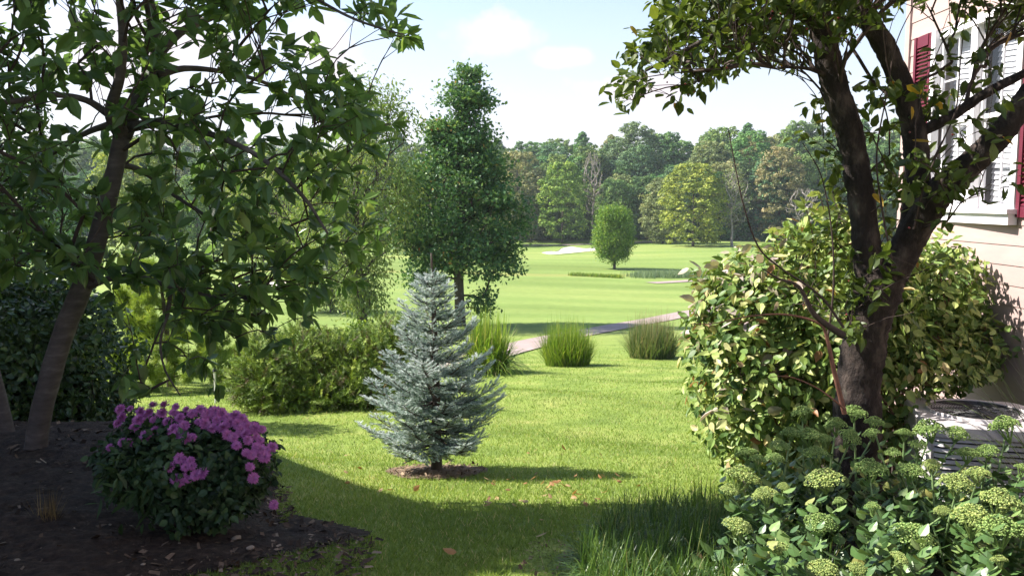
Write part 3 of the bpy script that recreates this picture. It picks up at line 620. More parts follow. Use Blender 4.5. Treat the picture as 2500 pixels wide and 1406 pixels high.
def leaf_cluster(mb, tips, dirs, per, size, rng, T, spread, rnrange=(0, 1), droop=.3, wide=1.0, odd=0.0, outward=.7, zs=1.0):
    n = len(tips) * per; p = np.repeat(tips, per, 0) + rng.standard_normal((n, 3)) * spread * [1, 1, zs]; d = np.repeat(dirs, per, 0)
    ax = nrm(d * outward + rvec(rng, n) + [0, 0, -droop]); up = nrm(rvec(rng, n) * .8 + [0, 0, 1.0]); L = size * (.6 + .7 * rng.random(n))
    rn = rnrange[0] + (rnrange[1] - rnrange[0]) * np.clip(.6 * rng.random(n) + .4 * np.repeat(rng.random(len(tips)), per), 0, 1)
    if odd: rn[rng.random(n) < odd] = .93 + .07 * rng.random()
    inst(mb, T[0], T[1], p, basis(ax, up), np.stack([L, L * wide * (.78 + .44 * rng.random(n)), L * (.3 + 2.2 * rng.random(n))], -1), rn)
def grown_tree(name, label, cat, Y, trunk_px, trunk_r, limbs, poly, n, per, size, spread, mats, seed, tip_r=.01, step=.4, depth=1.0, T=LEAF_D, group=None, rmax=.12, droop=.3, rnr=(0, 1), wide=1.0, extra=None, zs=1.0):
    r = np.random.default_rng(seed); stems = [px_path(trunk_px, Y, trunk_r)]
    for pts, rr in limbs: stems.append(px_path(pts, Y, rr))
    b = stems[0][0][0]; t = thing(name, label, cat, b, group); m_ = MB()
    for i, (p_, q_) in enumerate(stems):
        if 'crab' in mats[0]:
            k_ = np.linspace(0, len(p_) - 1, len(p_) * 3); f_ = np.arange(len(p_)); p_ = np.stack([np.interp(k_, f_, p_[:, c_]) for c_ in range(3)], -1); q_ = np.interp(k_, f_, q_) * (1 + .05 * np.sin(k_ * 1.7 + i) * np.sin(k_ * .6)); m_.tube(p_, q_, 20, rough=.035, rng=r)
        else: m_.tube(p_, q_, 10, rough=.02, rng=r)
    tg = np.concatenate([crown_targets(pl, Y, nn, r, depth) for pl, nn in zip(poly, n)])
    if extra is not None: tg = extra(tg)
    tubes, tp, td = grow(stems, tg, step, tip_r, r, rmax=rmax)
    m_.build('trunk', M[mats[0]], t, smooth=True); m2 = MB()
    for p_, q_ in tubes: m2.tube(p_, q_, 4, cap=False)
    m2.build('branch', M[mats[1]], t, smooth=True); m3 = MB(); leaf_cluster(m3, tp, td, per, size, r, T, spread, rnr, droop, wide, zs=zs); m3.build('crown', M[mats[2]], t)
    return t, tp, td
YO = G(1122, 795)[1]; print('oak Y', YO)
grown_tree('oak_tree', 'tall tapering oak with reddish flecks rising behind the blue spruce', 'tree', YO,
    [(1124, 805), (1122, 740), (1120, 640), (1128, 520), (1134, 400), (1130, 280), (1128, 190)], [.34, .29, .26, .2, .15, .09, .03], [],
    [[(1128, 176), (1150, 162), (1170, 172), (1155, 196)], [(1098, 214), (1168, 222), (1192, 258), (1170, 268), (1088, 250)], [(1055, 300), (1195, 310), (1208, 335), (1180, 365), (1120, 370), (1045, 350)],
     [(1020, 375), (1150, 390), (1235, 400), (1245, 450), (1285, 500), (1275, 560), (1265, 600), (1200, 640), (1080, 640), (1000, 600), (965, 560), (975, 500), (985, 440)],
     [(970, 560), (1100, 600), (1250, 600), (1262, 660), (1225, 690), (1180, 670), (1100, 660), (1050, 670), (990, 640)], [(1150, 720), (1190, 715), (1185, 760), (1160, 765)], [(1080, 660), (1000, 665), (1010, 700), (1070, 700)], [(1132, 185), (1150, 185), (1215, 420), (1045, 420)]],
    [8, 26, 44, 260, 56, 7, 9, 70], 72, .23, .38, ('bark', 'twig', 'oak'), 71, .018, .5, T=LEAF_D, rmax=.1, wide=1.1, zs=.5)
Y2 = G(886, 808)[1]; print('loose Y', Y2)
grown_tree('willow_tree', 'loose drooping olive green tree left of the tall oak', 'tree', Y2,
    [(887, 812), (878, 700), (872, 600), (868, 480), (885, 360), (905, 250), (900, 190)], [.28, .24, .2, .16, .12, .06, .02], [([(872, 560), (820, 480), (790, 420)], [.12, .08, .03]), ([(870, 500), (930, 420), (960, 350)], [.12, .07, .03])],
    [[(880, 190), (960, 220), (1010, 290), (990, 330), (900, 330), (840, 300)], [(760, 330), (1000, 340), (1010, 420), (990, 600), (900, 640), (740, 620), (720, 450)], [(840, 640), (930, 640), (940, 720), (920, 760), (850, 750)]],
    [60, 240, 60], 34, .26, .42, ('bark', 'twig', 'loose'), 72, .014, .5, T=LEAF_D, rmax=.08, droop=1.2, wide=.6)
Y3 = G(815, 770)[1]
grown_tree('small_willow', 'small pale olive tree with weeping twigs behind the juniper hedge', 'tree', Y3 + 3,
    [(812, 768), (808, 700), (800, 600), (760, 500), (740, 420)], [.2, .17, .13, .08, .03], [([(805, 640), (740, 560), (680, 480)], [.1, .07, .03])],
    [[(720, 640), (860, 630), (870, 700), (840, 750), (750, 750), (710, 700)], [(560, 400), (780, 380), (800, 620), (700, 660), (560, 600)]], [110, 220], 30, .26, .4, ('bark', 'twig', 'loose'), 73, .014, .5, T=LEAF_D, rmax=.07, droop=1.2, rnr=(.3, 1), wide=.6)
# lone maple: dense ovoid
YM = G(1500, 657)[1]; print('maple Y', YM)
grown_tree('maple_tree', 'lone egg shaped maple standing on the open fairway', 'tree', YM, [(1500, 659), (1500, 640), (1499, 590), (1498, 540), (1498, 520)], [.22, .2, .15, .08, .03], [],
    [[(1470, 515), (1500, 508), (1525, 515), (1538, 545), (1541, 600), (1530, 625), (1500, 638), (1465, 625), (1453, 595), (1460, 545)]], [430], 64, .22, .40, ('bark', 'twig', 'maple'), 74, .014, .5, rmax=.06, droop=.1, wide=1.2)

# ------------------------------------------------------------------ shrubs
def blob_points(blobs, n, rng, shell=.35):
    v = np.array([b[3] * b[4] * b[5] for b in blobs]) ** (2 / 3); v /= v.sum(); k = rng.choice(len(blobs), size=n, p=v); B_ = np.array(blobs, float)[k]
    d = rvec(rng, n); lump = 1 + .17 * np.sin(d[:, 0] * 7 + k * 2.1) * np.sin(d[:, 1] * 6 + k) + .08 * np.sin(d[:, 2] * 11 + 3 * k)
    q = (1 - shell * rng.random(n) ** 1.6) * lump; return B_[:, :3] + d * B_[:, 3:6] * q[:, None], nrm(d / B_[:, 3:6])
def px_blob(px, py, Y, rx, ry, rz): p = P(px, py, Y); return (p[0], p[1], p[2], rx, ry, rz)
def shrub(name, label, base, blobs, n, size, mat, seed, T=LEAF_OV, shell=.35, wide=1.0, droop=.35, stems=14, stemr=.012, twigmat='twig', rnr=(0, 1), upb=.6, ground=True, clumpy=0.0, outw=.6):
    r = np.random.default_rng(seed); t = thing(name, label, 'shrub', base); p, nn = blob_points(blobs, n, r, shell)
    if ground: k = p[:, 2] > H(p[:, 0], p[:, 1]) + .02; p = p[k]; nn = nn[k]
    n = len(p); ax = nrm(nn * outw + rvec(r, n) + [0, 0, -droop]); up = nrm(nn * 1.0 + [0, 0, upb] + .5 * rvec(r, n)); L = size * (.6 + .7 * r.random(n))
    rn = rnr[0] + (rnr[1] - rnr[0]) * r.random(n)
    if clumpy: rn = np.clip(rn + clumpy * np.sin(p[:, 0] * 9 + 2 * np.sin(p[:, 2] * 8)) * np.sin(p[:, 1] * 8 + p[:, 2] * 7), 0, 1)
    m_ = MB(); inst(m_, T[0], T[1], p, basis(ax, up), np.stack([L, L * wide * (.75 + .5 * r.random(n)), L * ((.3 + 2.4 * r.random(n)) if T is LEAF_OV else 1)], -1), rn); m_.build('foliage', M[mat], t)
    if stems:
        idx = r.integers(n, size=stems * 6); b0 = np.array(base); m2 = MB()
        ss = []
        for i in range(stems):
            a = b0 + np.r_[r.standard_normal(2) * .12 * (max(b[3] for b in blobs)), -.03]; e = p[idx[i]] * .75 + b0 * .25; e[2] = p[idx[i]][2] * .8 + b0[2] * .2
            mid = (a + e) / 2 + np.r_[(a - e)[:2] * .15, 0]; ss.append(smooth_path(np.array([a, mid, e]), [stemr, stemr * .75, stemr * .45], 4)); m2.tube(*ss[-1], 6, cap=False)
        tubes, _, _ = grow(ss, p[idx[stems:]], .12, stemr * .22, r)
        for a_, b_ in tubes: m2.tube(a_, b_, 4, cap=False)
        m2.build('stem', M[twigmat], t, smooth=True)
    return t, p, nn
# dark shaded shrub, far left
b0 = np.array([-4.0, 7.6, float(H(-4.0, 7.6))])
shrub('evergreen_shrub', 'large rounded dark evergreen shrub in shade behind the leaning trunk', b0,
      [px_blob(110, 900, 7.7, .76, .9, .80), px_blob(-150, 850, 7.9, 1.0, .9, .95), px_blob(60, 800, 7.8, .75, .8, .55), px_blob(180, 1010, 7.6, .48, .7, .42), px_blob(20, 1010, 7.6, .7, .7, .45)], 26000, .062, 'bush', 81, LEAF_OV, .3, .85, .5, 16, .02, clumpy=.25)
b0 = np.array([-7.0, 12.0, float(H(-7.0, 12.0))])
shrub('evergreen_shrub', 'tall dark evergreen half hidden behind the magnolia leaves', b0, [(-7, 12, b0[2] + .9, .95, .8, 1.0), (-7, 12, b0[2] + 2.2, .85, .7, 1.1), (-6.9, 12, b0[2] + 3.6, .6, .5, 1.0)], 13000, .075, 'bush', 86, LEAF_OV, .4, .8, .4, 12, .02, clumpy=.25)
# juniper hedge and the bright shrub behind it
def spray_template(rng, n=16, flat=.5):
    V = []; Fc = []
    for i in range(n):
        t = i / n; s = -1 if i % 2 else 1; L = .42 * (1 - t * .65); a = s * (.6 + .25 * rng.random()); e = np.array([t + L * math.cos(a), L * math.sin(a), flat * (rng.random() - .5) * .6])
        b = np.array([t, 0, 0]); w = .055; V += [b + [0, 0, w * .4], b + [w * 1.4, 0, -w * .3], e]; Fc.append([3 * i, 3 * i + 1, 3 * i + 2])
    V += [[0, .02, 0], [0, -.02, 0], [1.25, 0, 0]]; Fc.append([3 * n, 3 * n + 1, 3 * n + 2]); return np.array(V, float), [np.array(Fc)]
SPRAY = spray_template(np.random.default_rng(5))
YH = G(760, 1006)[1]; print('hedge Y', YH)
jb = P(760, 1006, YH)
hed = 'two overgrown hedge shrubs beyond the lawn'
for i, (lab, bl, bx) in enumerate((('spreading olive green juniper, left half of the hedge beyond the lawn', [px_blob(665, 930, YH + .6, .62, .7, .58), px_blob(740, 900, YH + .9, .7, .7, .62), px_blob(640, 880, YH + 1, .35, .4, .42), px_blob(720, 960, YH + .5, .75, .6, .42)], 690),
                                  ('spreading olive green juniper behind the spruce, right half of the hedge', [px_blob(860, 905, YH + .9, .75, .7, .62), px_blob(960, 880, YH + 1.1, .62, .7, .62), px_blob(850, 960, YH + .5, .75, .6, .42), px_blob(975, 950, YH + .6, .55, .6, .46)], 880))):
    base = P(bx, 1004, YH + .6); base[2] = float(H(base[0], base[1]))
    t, p, nn = shrub('juniper', lab, base, bl, 8500, .165, 'juniper', 82 + i, SPRAY, .5, 1.0, -.45, 8, .03, clumpy=.22, rnr=(.0, .9), outw=1.0)
base = P(860, 1000, YH + 2.2); base[2] = float(H(base[0], base[1]))
shrub('leafy_shrub', 'bright yellow green leafy shrub showing above the juniper hedge', base, [px_blob(760, 860, YH + 2.1, .65, .6, .42), px_blob(880, 850, YH + 2.2, .7, .6, .40), px_blob(990, 850, YH + 2.3, .6, .6, .42), px_blob(690, 900, YH + 2.2, .5, .5, .3), px_blob(870, 960, YH + 2.3, 1.1, .5, .6)],
      12000, .085, 'brightleaf', 84, LEAF_OV, .35, .9, .3, 10, .02)
# white pine, left
r = np.random.default_rng(85); YP = 17.5; xp = (402 - CX) / F * YP; base = np.array([xp, YP, float(H(xp, YP))])
t = thing('pine_tree', 'soft yellow green pine between the dark shrub and the juniper', 'tree', base); top = P(385, 640, YP); m_ = MB(); tk = np.array([base + [0, 0, -.1], (base + top) / 2 + [.04, 0, 0], top]); tk, tr = smooth_path(tk, [.075, .05, .015], 8); m_.tube(tk, tr, 8)
TG_, ND = [], []
for i in range(190):
    u = r.random() ** 1.25; a = r.random() * 6.28; L = (1.7 * (1 - u) ** .7 + .2) * (.6 + .4 * r.random()); c = base + (top - base) * (.06 + .92 * u); TG_.append(c + [math.cos(a) * L, math.sin(a) * L, .12 * L])
TG_ = np.array(TG_); tubes, tp, td = grow([(tk, tr)], TG_, .25, .006, r, .05)
for a_, b_ in tubes: m_.tube(a_, b_, 5, cap=False)
m_.build('trunk', M['bark'], t, smooth=True)
pts = np.concatenate([a_[1:] for a_, _ in tubes]); dirs = np.concatenate([nrm(np.gradient(a_, axis=0))[1:] for a_, _ in tubes]); k = r.integers(len(pts), size=7500)
c = pts[k] + r.standard_normal((len(k), 3)) * .05; m_ = MB(); n = len(k) * 22
inst(m_, NEEDLE[0], NEEDLE[1], np.repeat(c, 22, 0) + r.standard_normal((n, 3)) * .008, basis(nrm(np.repeat(dirs[k], 22, 0) * .8 + rvec(r, n) + [0, 0, .2]), rvec(r, n)), np.stack([.13 * (.7 + .6 * r.random(n)), np.full(n, .008), np.full(n, 1)], -1), np.clip(np.repeat(r.random(len(k)), 22) * .6 + .4 * r.random(n), 0, 1)); m_.build('crown', M['pine'], t)
# garden stake near the pine
p = G(527, 985); t = thing('marker_post', 'slim white post beside the pale grass clump', 'post', p); m_ = MB(); zt = P(527, 905, p[1])[2]; m_.tube(np.array([p, [p[0], p[1], zt]]), .018, 10); m_.build('pole', M['white'], t); m_ = MB(); m_.tube(np.array([[p[0], p[1], zt - .01], [p[0], p[1], zt + .05]]), [.04, .02], 10); m_.build('cap', M['acdark'], t)

# ------------------------------------------------------------------ blue spruce
r = np.random.default_rng(91); base = np.array([SP[0], SP[1], float(H(SP[0], SP[1]))]); top = P(1053, 618, SP[1]); hS = top[2] - base[2]; print('spruce h', hS, 'Y', SP[1])
t = thing('blue_spruce', 'silvery blue spruce standing alone in the middle of the lawn', 'tree', base); m_ = MB()
tk, tr = smooth_path(np.array([base - [0, 0, .05], base * .5 + top * .5 + [.015, 0, 0], top]), [.052, .03, .008], 10); m_.tube(tk, tr, 10, rough=.06, rng=r)
tw_p, tw_d, tw_L = [], [], []
m2 = MB(); heights = []
z = .13
while z < .88: heights.append(z); z += .066 if z < .6 else .05
for hi, u in enumerate(heights):
    prof = .54 * np.interp(u, [.1, .18, .3, .45, .54, .66, .75, .85, .92], [.92, 1.0, 1.08, .88, .60, .52, .34, .15, .05]) * (1 + .12 * (hi % 2))
    nb = 9 if u < .6 else 7
    a0 = r.random() * 6.28
    for b in range(nb):
        a = a0 + b * 6.283 / nb + r.standard_normal() * .14; L = prof * (.70 + .42 * r.random()) * hS * .48; c = base + (top - base) * (u + r.standard_normal() * .008)
        rise = -.14 + .45 * u + r.standard_normal() * .06; d = np.array([math.cos(a), math.sin(a), 0]); s_ = np.linspace(0, 1, 8)
        pts = c + d * (L * s_)[:, None] + np.c_[np.zeros(8), np.zeros(8), L * (rise * s_ + .22 * s_ ** 2.5 - .10 * np.sin(s_ * 3.1))]
        m2.tube(pts, np.linspace(.011 * (1.1 - u), .003, 8), 5, cap=False)
        side = np.array([-d[1], d[0], 0]); dirs = nrm(np.gradient(pts, axis=0))
        nt_ = max(3, int(L / .047))
        tw_p.append(pts[-1]); tw_d.append(dirs[-1]); tw_L.append(.07)
        for q in np.linspace(.18, .97, nt_):
            pc = np.array([np.interp(q, s_, pts[:, j]) for j in range(3)]); dc = dirs[int(q * 7)]
            for sg in (-1, 1):
                tl = (.10 + .55 * L * (1 - q) * .55) * (.7 + .5 * r.random()); td_ = nrm(dc * .75 + side * sg * .8 + np.array([0, 0, .12 + .1 * r.standard_normal()])); e = pc + td_ * tl
                m2.tube(np.array([pc, e]), [.003, .002], 3, cap=False)
                k = max(1, int(tl / .05))
                for j in range(k): tw_p.append(pc + td_ * (tl * (j + .35) / k)); tw_d.append(nrm(td_ + r.standard_normal(3) * .12)); tw_L.append(.055)
                for j in range(k):
                    for s3 in (-1, 1):
                        if r.random() < .8: tw_p.append(pc + td_ * (tl * (j + .6) / k)); tw_d.append(nrm(td_ + s3 * .8 * dc * -sg * sg + s3 * .7 * np.cross(td_, [0, 0, 1]) + [0, 0, .25])); tw_L.append(.05)
m_.build('trunk', M['bark'], t, smooth=True); m2.build('branch', M['twig'], t)
lead = [(base + (top - base) * u) for u in np.linspace(.84, .90, 4)]
for p_ in lead:
    for j in range(4):
        a = r.random() * 6.28; tw_p.append(p_); tw_d.append(nrm(np.array([math.cos(a) * .6, math.sin(a) * .6, 1.]))); tw_L.append(.075)
tw_p, tw_d, tw_L = np.array(tw_p), np.array(tw_d), np.array(tw_L); nT = len(tw_p); print('spruce twigs', nT)
per = 34; n = nT * per; u = np.tile(np.linspace(0, 1, per), nT); d = np.repeat(tw_d, per, 0); ra = rvec(r, n); ra = nrm(ra - d * (ra * d).sum(1, keepdims=True)); ra[:, 2] = np.abs(ra[:, 2]) * .6 + ra[:, 2] * .4
pp = np.repeat(tw_p, per, 0) + d * (u * np.repeat(tw_L, per))[:, None]; ax = nrm(d * (.45 + .8 * (u > .9)[:, None]) + ra)
tone = np.clip(.48 + .25 * r.standard_normal(nT) + .55 * (np.linalg.norm((tw_p - base)[:, :2], axis=1) / (.56 * hS * .48 * np.interp((tw_p[:, 2] - base[2]) / hS, [.1, .18, .3, .45, .54, .66, .75, .85, .92], [.78, 1.0, 1.12, .90, .62, .58, .40, .22, .12])) - .62), 0, 1)  # silvery tips; shade inside the crown painted as darker inner needles
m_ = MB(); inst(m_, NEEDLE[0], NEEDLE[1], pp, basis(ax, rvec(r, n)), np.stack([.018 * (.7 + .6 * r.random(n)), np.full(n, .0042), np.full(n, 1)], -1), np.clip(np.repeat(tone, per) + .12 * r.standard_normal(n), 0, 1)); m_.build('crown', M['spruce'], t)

# ------------------------------------------------------------------ magnolia (left foreground)
r = np.random.default_rng(101); YG = 5.5
def gap_filter(gaps, Y_fixed=None):
    def f(tg):
        d = tg - np.array([0, 0, EYE]); ct, st = math.cos(TILT), math.sin(TILT); dep = ct * d[:, 1] - st * d[:, 2]; up = st * d[:, 1] + ct * d[:, 2]
        px = CX + F * d[:, 0] / dep; py = CY - F * up / dep; k = np.ones(len(tg), bool)
        for gx, gy, gr in gaps: k &= np.hypot(px - gx, py - gy) > gr
        return tg[k]
    return f
MT = [(82, 1140), (95, 1040), (120, 930), (160, 800), (205, 690), (245, 560), (275, 440), (298, 330)]
ML = [([(298, 335), (340, 230, .1), (382, 140, .2), (372, 50, .2), (350, -80, .1), (345, -320, 0)], [.06, .05, .042, .038, .03, .012]),
      ([(296, 335), (270, 275, -.15), (292, 190, -.3), (300, 90, -.4), (285, -60, -.5), (270, -280, -.5)], [.045, .036, .03, .025, .02, .01]),
      ([(272, 285), (210, 245, -.1), (120, 232, -.2), (10, 250, -.4), (-150, 220, -.7), (-330, 210, -.9)], [.026, .02, .018, .016, .012, .008]),
      ([(382, 140), (440, 80, .1), (520, 42, .3), (620, 0, .4), (740, -60, .6)], [.032, .026, .022, .016, .008]),
      ([(320, 310), (400, 300, -.1), (480, 318, -.3), (560, 345, -.5), (650, 395, -.6), (740, 480, -.7), (800, 570, -.8)], [.034, .026, .021, .017, .014, .011, .006]),
      ([(385, 185), (450, 168, .1), (540, 175, .2), (640, 200, .5), (740, 250, .7), (850, 300, .9)], [.026, .02, .016, .013, .01, .006]),
      ([(212, 700), (270, 680, -.1), (340, 676, -.2), (415, 700, -.35), (500, 720, -.4), (620, 740, -.4)], [.026, .02, .017, .014, .01, .005]),
      ([(418, 702, -.35), (412, 760, -.35), (392, 830, -.35), (402, 900, -.4), (440, 965, -.4)], [.010, .009, .008, .006, .004]),
      ([(620, -130, -.2), (700, -50, -.4), (790, 8, -.5), (860, 45, -.6), (930, 70, -.6), (985, 85, -.6)], [.013, .011, .009, .008, .006, .004]),
      ([(290, 400), (350, 420, .2), (430, 480, .3), (520, 540, .2), (600, 610, .1)], [.022, .018, .014, .01, .006]),
      ([(280, 300), (200, 330, .3), (90, 400, .5), (-60, 480, .6)], [.024, .018, .012, .007])]
PU = [(-700, -650), (560, -650), (740, -250), (770, -20), (780, 110), (850, 150), (890, 220), (960, 262), (950, 330), (890, 400), (920, 520), (880, 610), (600, 600), (420, 560), (280, 500), (100, 480), (-700, 450)]
PL = [(60, 470), (500, 560), (860, 600), (850, 700), (760, 790), (640, 800), (550, 780), (500, 740), (400, 690), (250, 650), (80, 660)]
PD = [(400, 720), (440, 720), (450, 900), (520, 960), (460, 985), (400, 960), (380, 840)]
PC = [(930, 60), (1000, 45), (1030, 90), (985, 115), (940, 100)]
PC2 = [(780, -20), (900, -20), (910, 10), (800, 15)]
t, tp, td = grown_tree('magnolia_tree', 'leaning grey-barked magnolia with large dark leaves filling the upper left', 'tree', YG, MT, [.075, .068, .067, .066, .063, .058, .054, .052], ML,
    [PU, PL, PD, PC, PC2], [1330, 180, 14, 9, 10], 7, .12, .014, ('magbark', 'twig', 'magleaf'), 101, .0024, .09, depth=.0001, T=LEAF_MAG, rmax=.014, droop=.35, wide=1.15,
    extra=lambda tg: gap_filter([(140, 75, 50), (225, 300, 48), (625, 232, 34), (580, 310, 26), (420, 90, 16), (505, 210, 30), (330, 370, 40), (660, 130, 14), (60, 130, 26), (300, 400, 34), (380, 640, 30), (150, 520, 24), (470, 560, 26), (620, 640, 30), (560, 480, 22), (700, 560, 22), (60, 600, 24), (250, 590, 24), (285, 390, 30), (268, 480, 30), (238, 590, 30), (205, 690, 34), (170, 770, 30), (340, 600, 24), (520, 640, 26)])(tg + np.c_[np.zeros(len(tg)), (RNG.random(len(tg)) - .62) * 1.5, np.zeros(len(tg))]))
# second stem at the very left edge
t2, _, _ = grown_tree('magnolia_tree', 'second smaller magnolia, only its thin stem showing at the left edge', 'tree', 5.9, [(32, 1115), (15, 1040), (-5, 950), (-40, 820), (-100, 650), (-150, 480)], [.055, .05, .045, .04, .03, .02], [],
    [[(-700, 350), (60, 420), (140, 560), (60, 640), (-100, 720), (-500, 800)]], [170], 8, .106, .012, ('magbark', 'twig', 'magleaf'), 102, .0024, .09, depth=.5, T=LEAF_MAG, rmax=.014, droop=.35)

# ------------------------------------------------------------------ crabapple (right foreground)
YC = 4.8
CT = [(2092, 1345), (2088, 1200), (2092, 1060), (2098, 920), (2118, 800), (2150, 690), (2165, 655)]
CLB = [([(2140, 740), (2118, 620), (2102, 480), (2075, 330), (2035, 200), (2010, 90), (1985, -60), (1950, -300, -.2), (1930, -600, -.3)], [.085, .078, .072, .072, .072, .066, .06, .042, .02]),
       ([(2150, 720), (2212, 600), (2238, 480), (2236, 360), (2215, 250), (2165, 125), (2110, 30), (2070, -80, .3), (2080, -500, .6)], [.085, .075, .07, .066, .064, .058, .05, .045, .02]),
       ([(2160, 700), (2225, 580, -.05), (2290, 475, -.15), (2370, 400, -.25), (2440, 330, -.35), (2500, 250, -.4), (2600, 110, -.5), (2700, -150, -.5)], [.09, .085, .08, .07, .064, .058, .05, .03]),
       ([(2250, 322), (2330, 280, -.05), (2400, 232, -.1), (2500, 180, -.2), (2620, 120, -.3)], [.032, .028, .026, .022, .014]),
       ([(2000, 60), (1920, 25, -.1), (1820, 50, -.2), (1720, 100, -.3), (1640, 140, -.3), (1575, 175, -.3)], [.04, .026, .02, .015, .01, .005]),
       ([(1990, -40), (1900, -80, .1), (1780, -90, .2), (1660, -40, .3)], [.04, .03, .02, .008]),
       ([(2030, 190), (1980, 170, -.1), (1930, 165, -.15), (1888, 168, -.2)], [.016, .01, .007, .004])]
CP = [(1545, 120), (1570, 70), (1600, 30), (1640, -20), (1650, -200), (1750, -560), (2650, -600), (2900, -300), (2850, 20), (2560, 60), (2450, 40), (2390, -20), (2260, -40), (2180, 0), (2020, 130), (1920, 130), (1850, 145), (1780, 150), (1720, 180), (1640, 165), (1600, 225), (1545, 235), (1530, 180)]
t, tp, td = grown_tree('crabapple_tree', 'thick rough-barked crabapple forking into three stems in front of the house', 'tree', YC, CT, [.20, .145, .132, .122, .118, .13, .12], CLB,
    [CP, [(1700, 175), (1735, 180), (1740, 225), (1705, 235)], [(2040, 150), (2300, 130), (2310, 330), (2280, 520), (2180, 640), (2080, 700), (2040, 500)], [(2030, 560), (2180, 640), (2140, 780), (1990, 800), (1980, 700)], [(2380, 130), (2500, 100), (2500, 200), (2400, 220)], [(1640, -20), (1990, -20), (1990, 90), (1850, 110), (1680, 110), (1590, 90)]],
    [1250, 9, 90, 36, 9, 110], 8, .070, .03, ('crabbark', 'twig', 'crableaf'), 111, .0016, .07, depth=.0001, T=LEAF_OV, rmax=.012, droop=.4, rnr=(0, .935), wide=.8,
    extra=lambda tg: tg + np.c_[np.zeros(len(tg)), (RNG.random(len(tg)) - .5) * 1.5, np.zeros(len(tg))])
# autumn-coloured leaves, fruit and long shoots of the crabapple
r = np.random.default_rng(112); k = r.integers(len(tp), size=60); m_ = MB(); leaf_cluster(m_, tp[k], td[k], 1, .075, r, LEAF_OV, .03, (.94, 1), .4, .8)
yl = np.array([P(2222, 205, 4.6), P(2180, 200, 4.6), P(2222, 262, 4.6), P(2228, 345, 4.62), P(2445, 325, 4.3), P(2125, 480, 4.6), P(2470, 75, 4.4), P(1885, 55, 4.4), P(1535, 60, 4.4), P(2030, 690, 4.5)])
leaf_cluster(m_, yl, nrm(np.tile([.5, 0, -.5], (len(yl), 1))), 1, .085, r, LEAF_OV, .01, (.94, .98), .3, .8); m_.build('autumn_foliage', M['crableaf'], t)
k = np.where((tp[:, 2] < 3.2) & (tp[:, 0] < 2.2))[0]; k = r.choice(k, size=min(90, len(k)))
OCT = np.array([[1, 0, 0], [-1, 0, 0], [0, 1, 0], [0, -1, 0], [0, 0, 1], [0, 0, -1], [.65, .65, .3], [-.65, .65, .3], [-.65, -.65, .3], [.65, -.65, .3]])
OF = [np.array([[6, 0, 4], [6, 4, 2], [7, 2, 4], [7, 4, 1], [8, 1, 4], [8, 4, 3], [9, 3, 4], [9, 4, 0], [6, 2, 5], [6, 5, 0], [7, 5, 2], [7, 1, 5], [8, 5, 1], [8, 3, 5], [9, 5, 3], [9, 0, 5]])]
M['berry'] = solid('dark_red_fruit', [(.3, (.16, .015, .02)), (.7, (.28, .04, .04))], 30, .35, spec=.5)
m_ = MB(); n = len(k); inst(m_, OCT, OF, tp[k] + r.standard_normal((n, 3)) * .03 - [0, 0, .05], np.tile(np.eye(3), (n, 1, 1)), np.full(n, .0065), r.random(n)); fr = m_.build('fruit', M['berry'], t, smooth=True); fr['kind'] = 'stuff'
def shoot(pts, Y, rad, n, size, seed, mat='redtwig'):
    r = np.random.default_rng(seed); a, b = px_path(pts, Y, rad); m_ = MB(); m_.tube(a, b, 6, cap=False); s_ = m_.build('shoot', M[mat], t, smooth=True)
    k = r.integers(len(a) // 5, len(a), size=n); p = a[k]; m_ = MB(); d = rvec(r, n); d[:, 2] -= .2; leaf_cluster(m_, p, nrm(d), 1, size, r, LEAF_OV, .008, (0, .8), .25, .95); m_.build('leaf', M['crableaf'], s_, world=True).location = (0, 0, 0)
shoot([(2060, 800), (2000, 720), (1900, 650), (1850, 600), (1815, 500), (1790, 380), (1778, 315)], 4.3, [.007, .006, .005, .004, .003, .002], 12, .075, 1, 'twig')
shoot([(2062, 1010), (2035, 900), (2020, 830), (2000, 790), (1920, 768), (1830, 772), (1740, 790), (1685, 790)], 4.25, [.013, .011, .008, .006, .004, .003, .002], 12, .09, 2)
shoot([(2065, 1000), (2000, 950), (1930, 920), (1880, 920)], 4.2, [.006, .004, .003, .002], 12, .10, 3)
shoot([(2060, 820), (1990, 770), (1950, 700), (1900, 680), (1860, 655)], 4.25, [.02, .014, .009, .006, .003], 18, .10, 4, 'twig')
shoot([(2230, 560), (2265, 420), (2330, 280), (2345, 150), (2360, 0)], 4.5, [.005, .004, .003, .002], 8, .06, 5, 'twig')
shoot([(2180, 650), (2155, 520), (2140, 380), (2165, 230), (2190, 100), (2250, -20)], 4.5, [.006, .005, .004, .003, .002], 16, .085, 6, 'twig')
shoot([(2020, 830), (2035, 700), (2030, 560), (2005, 430), (1960, 350)], 4.4, [.006, .005, .004, .003, .002], 18, .08, 7, 'twig')
shoot([(2260, 440), (2350, 240), (2420, 110), (2450, 20)], 4.4, [.004, .003, .002, .002], 9, .06, 8, 'twig')

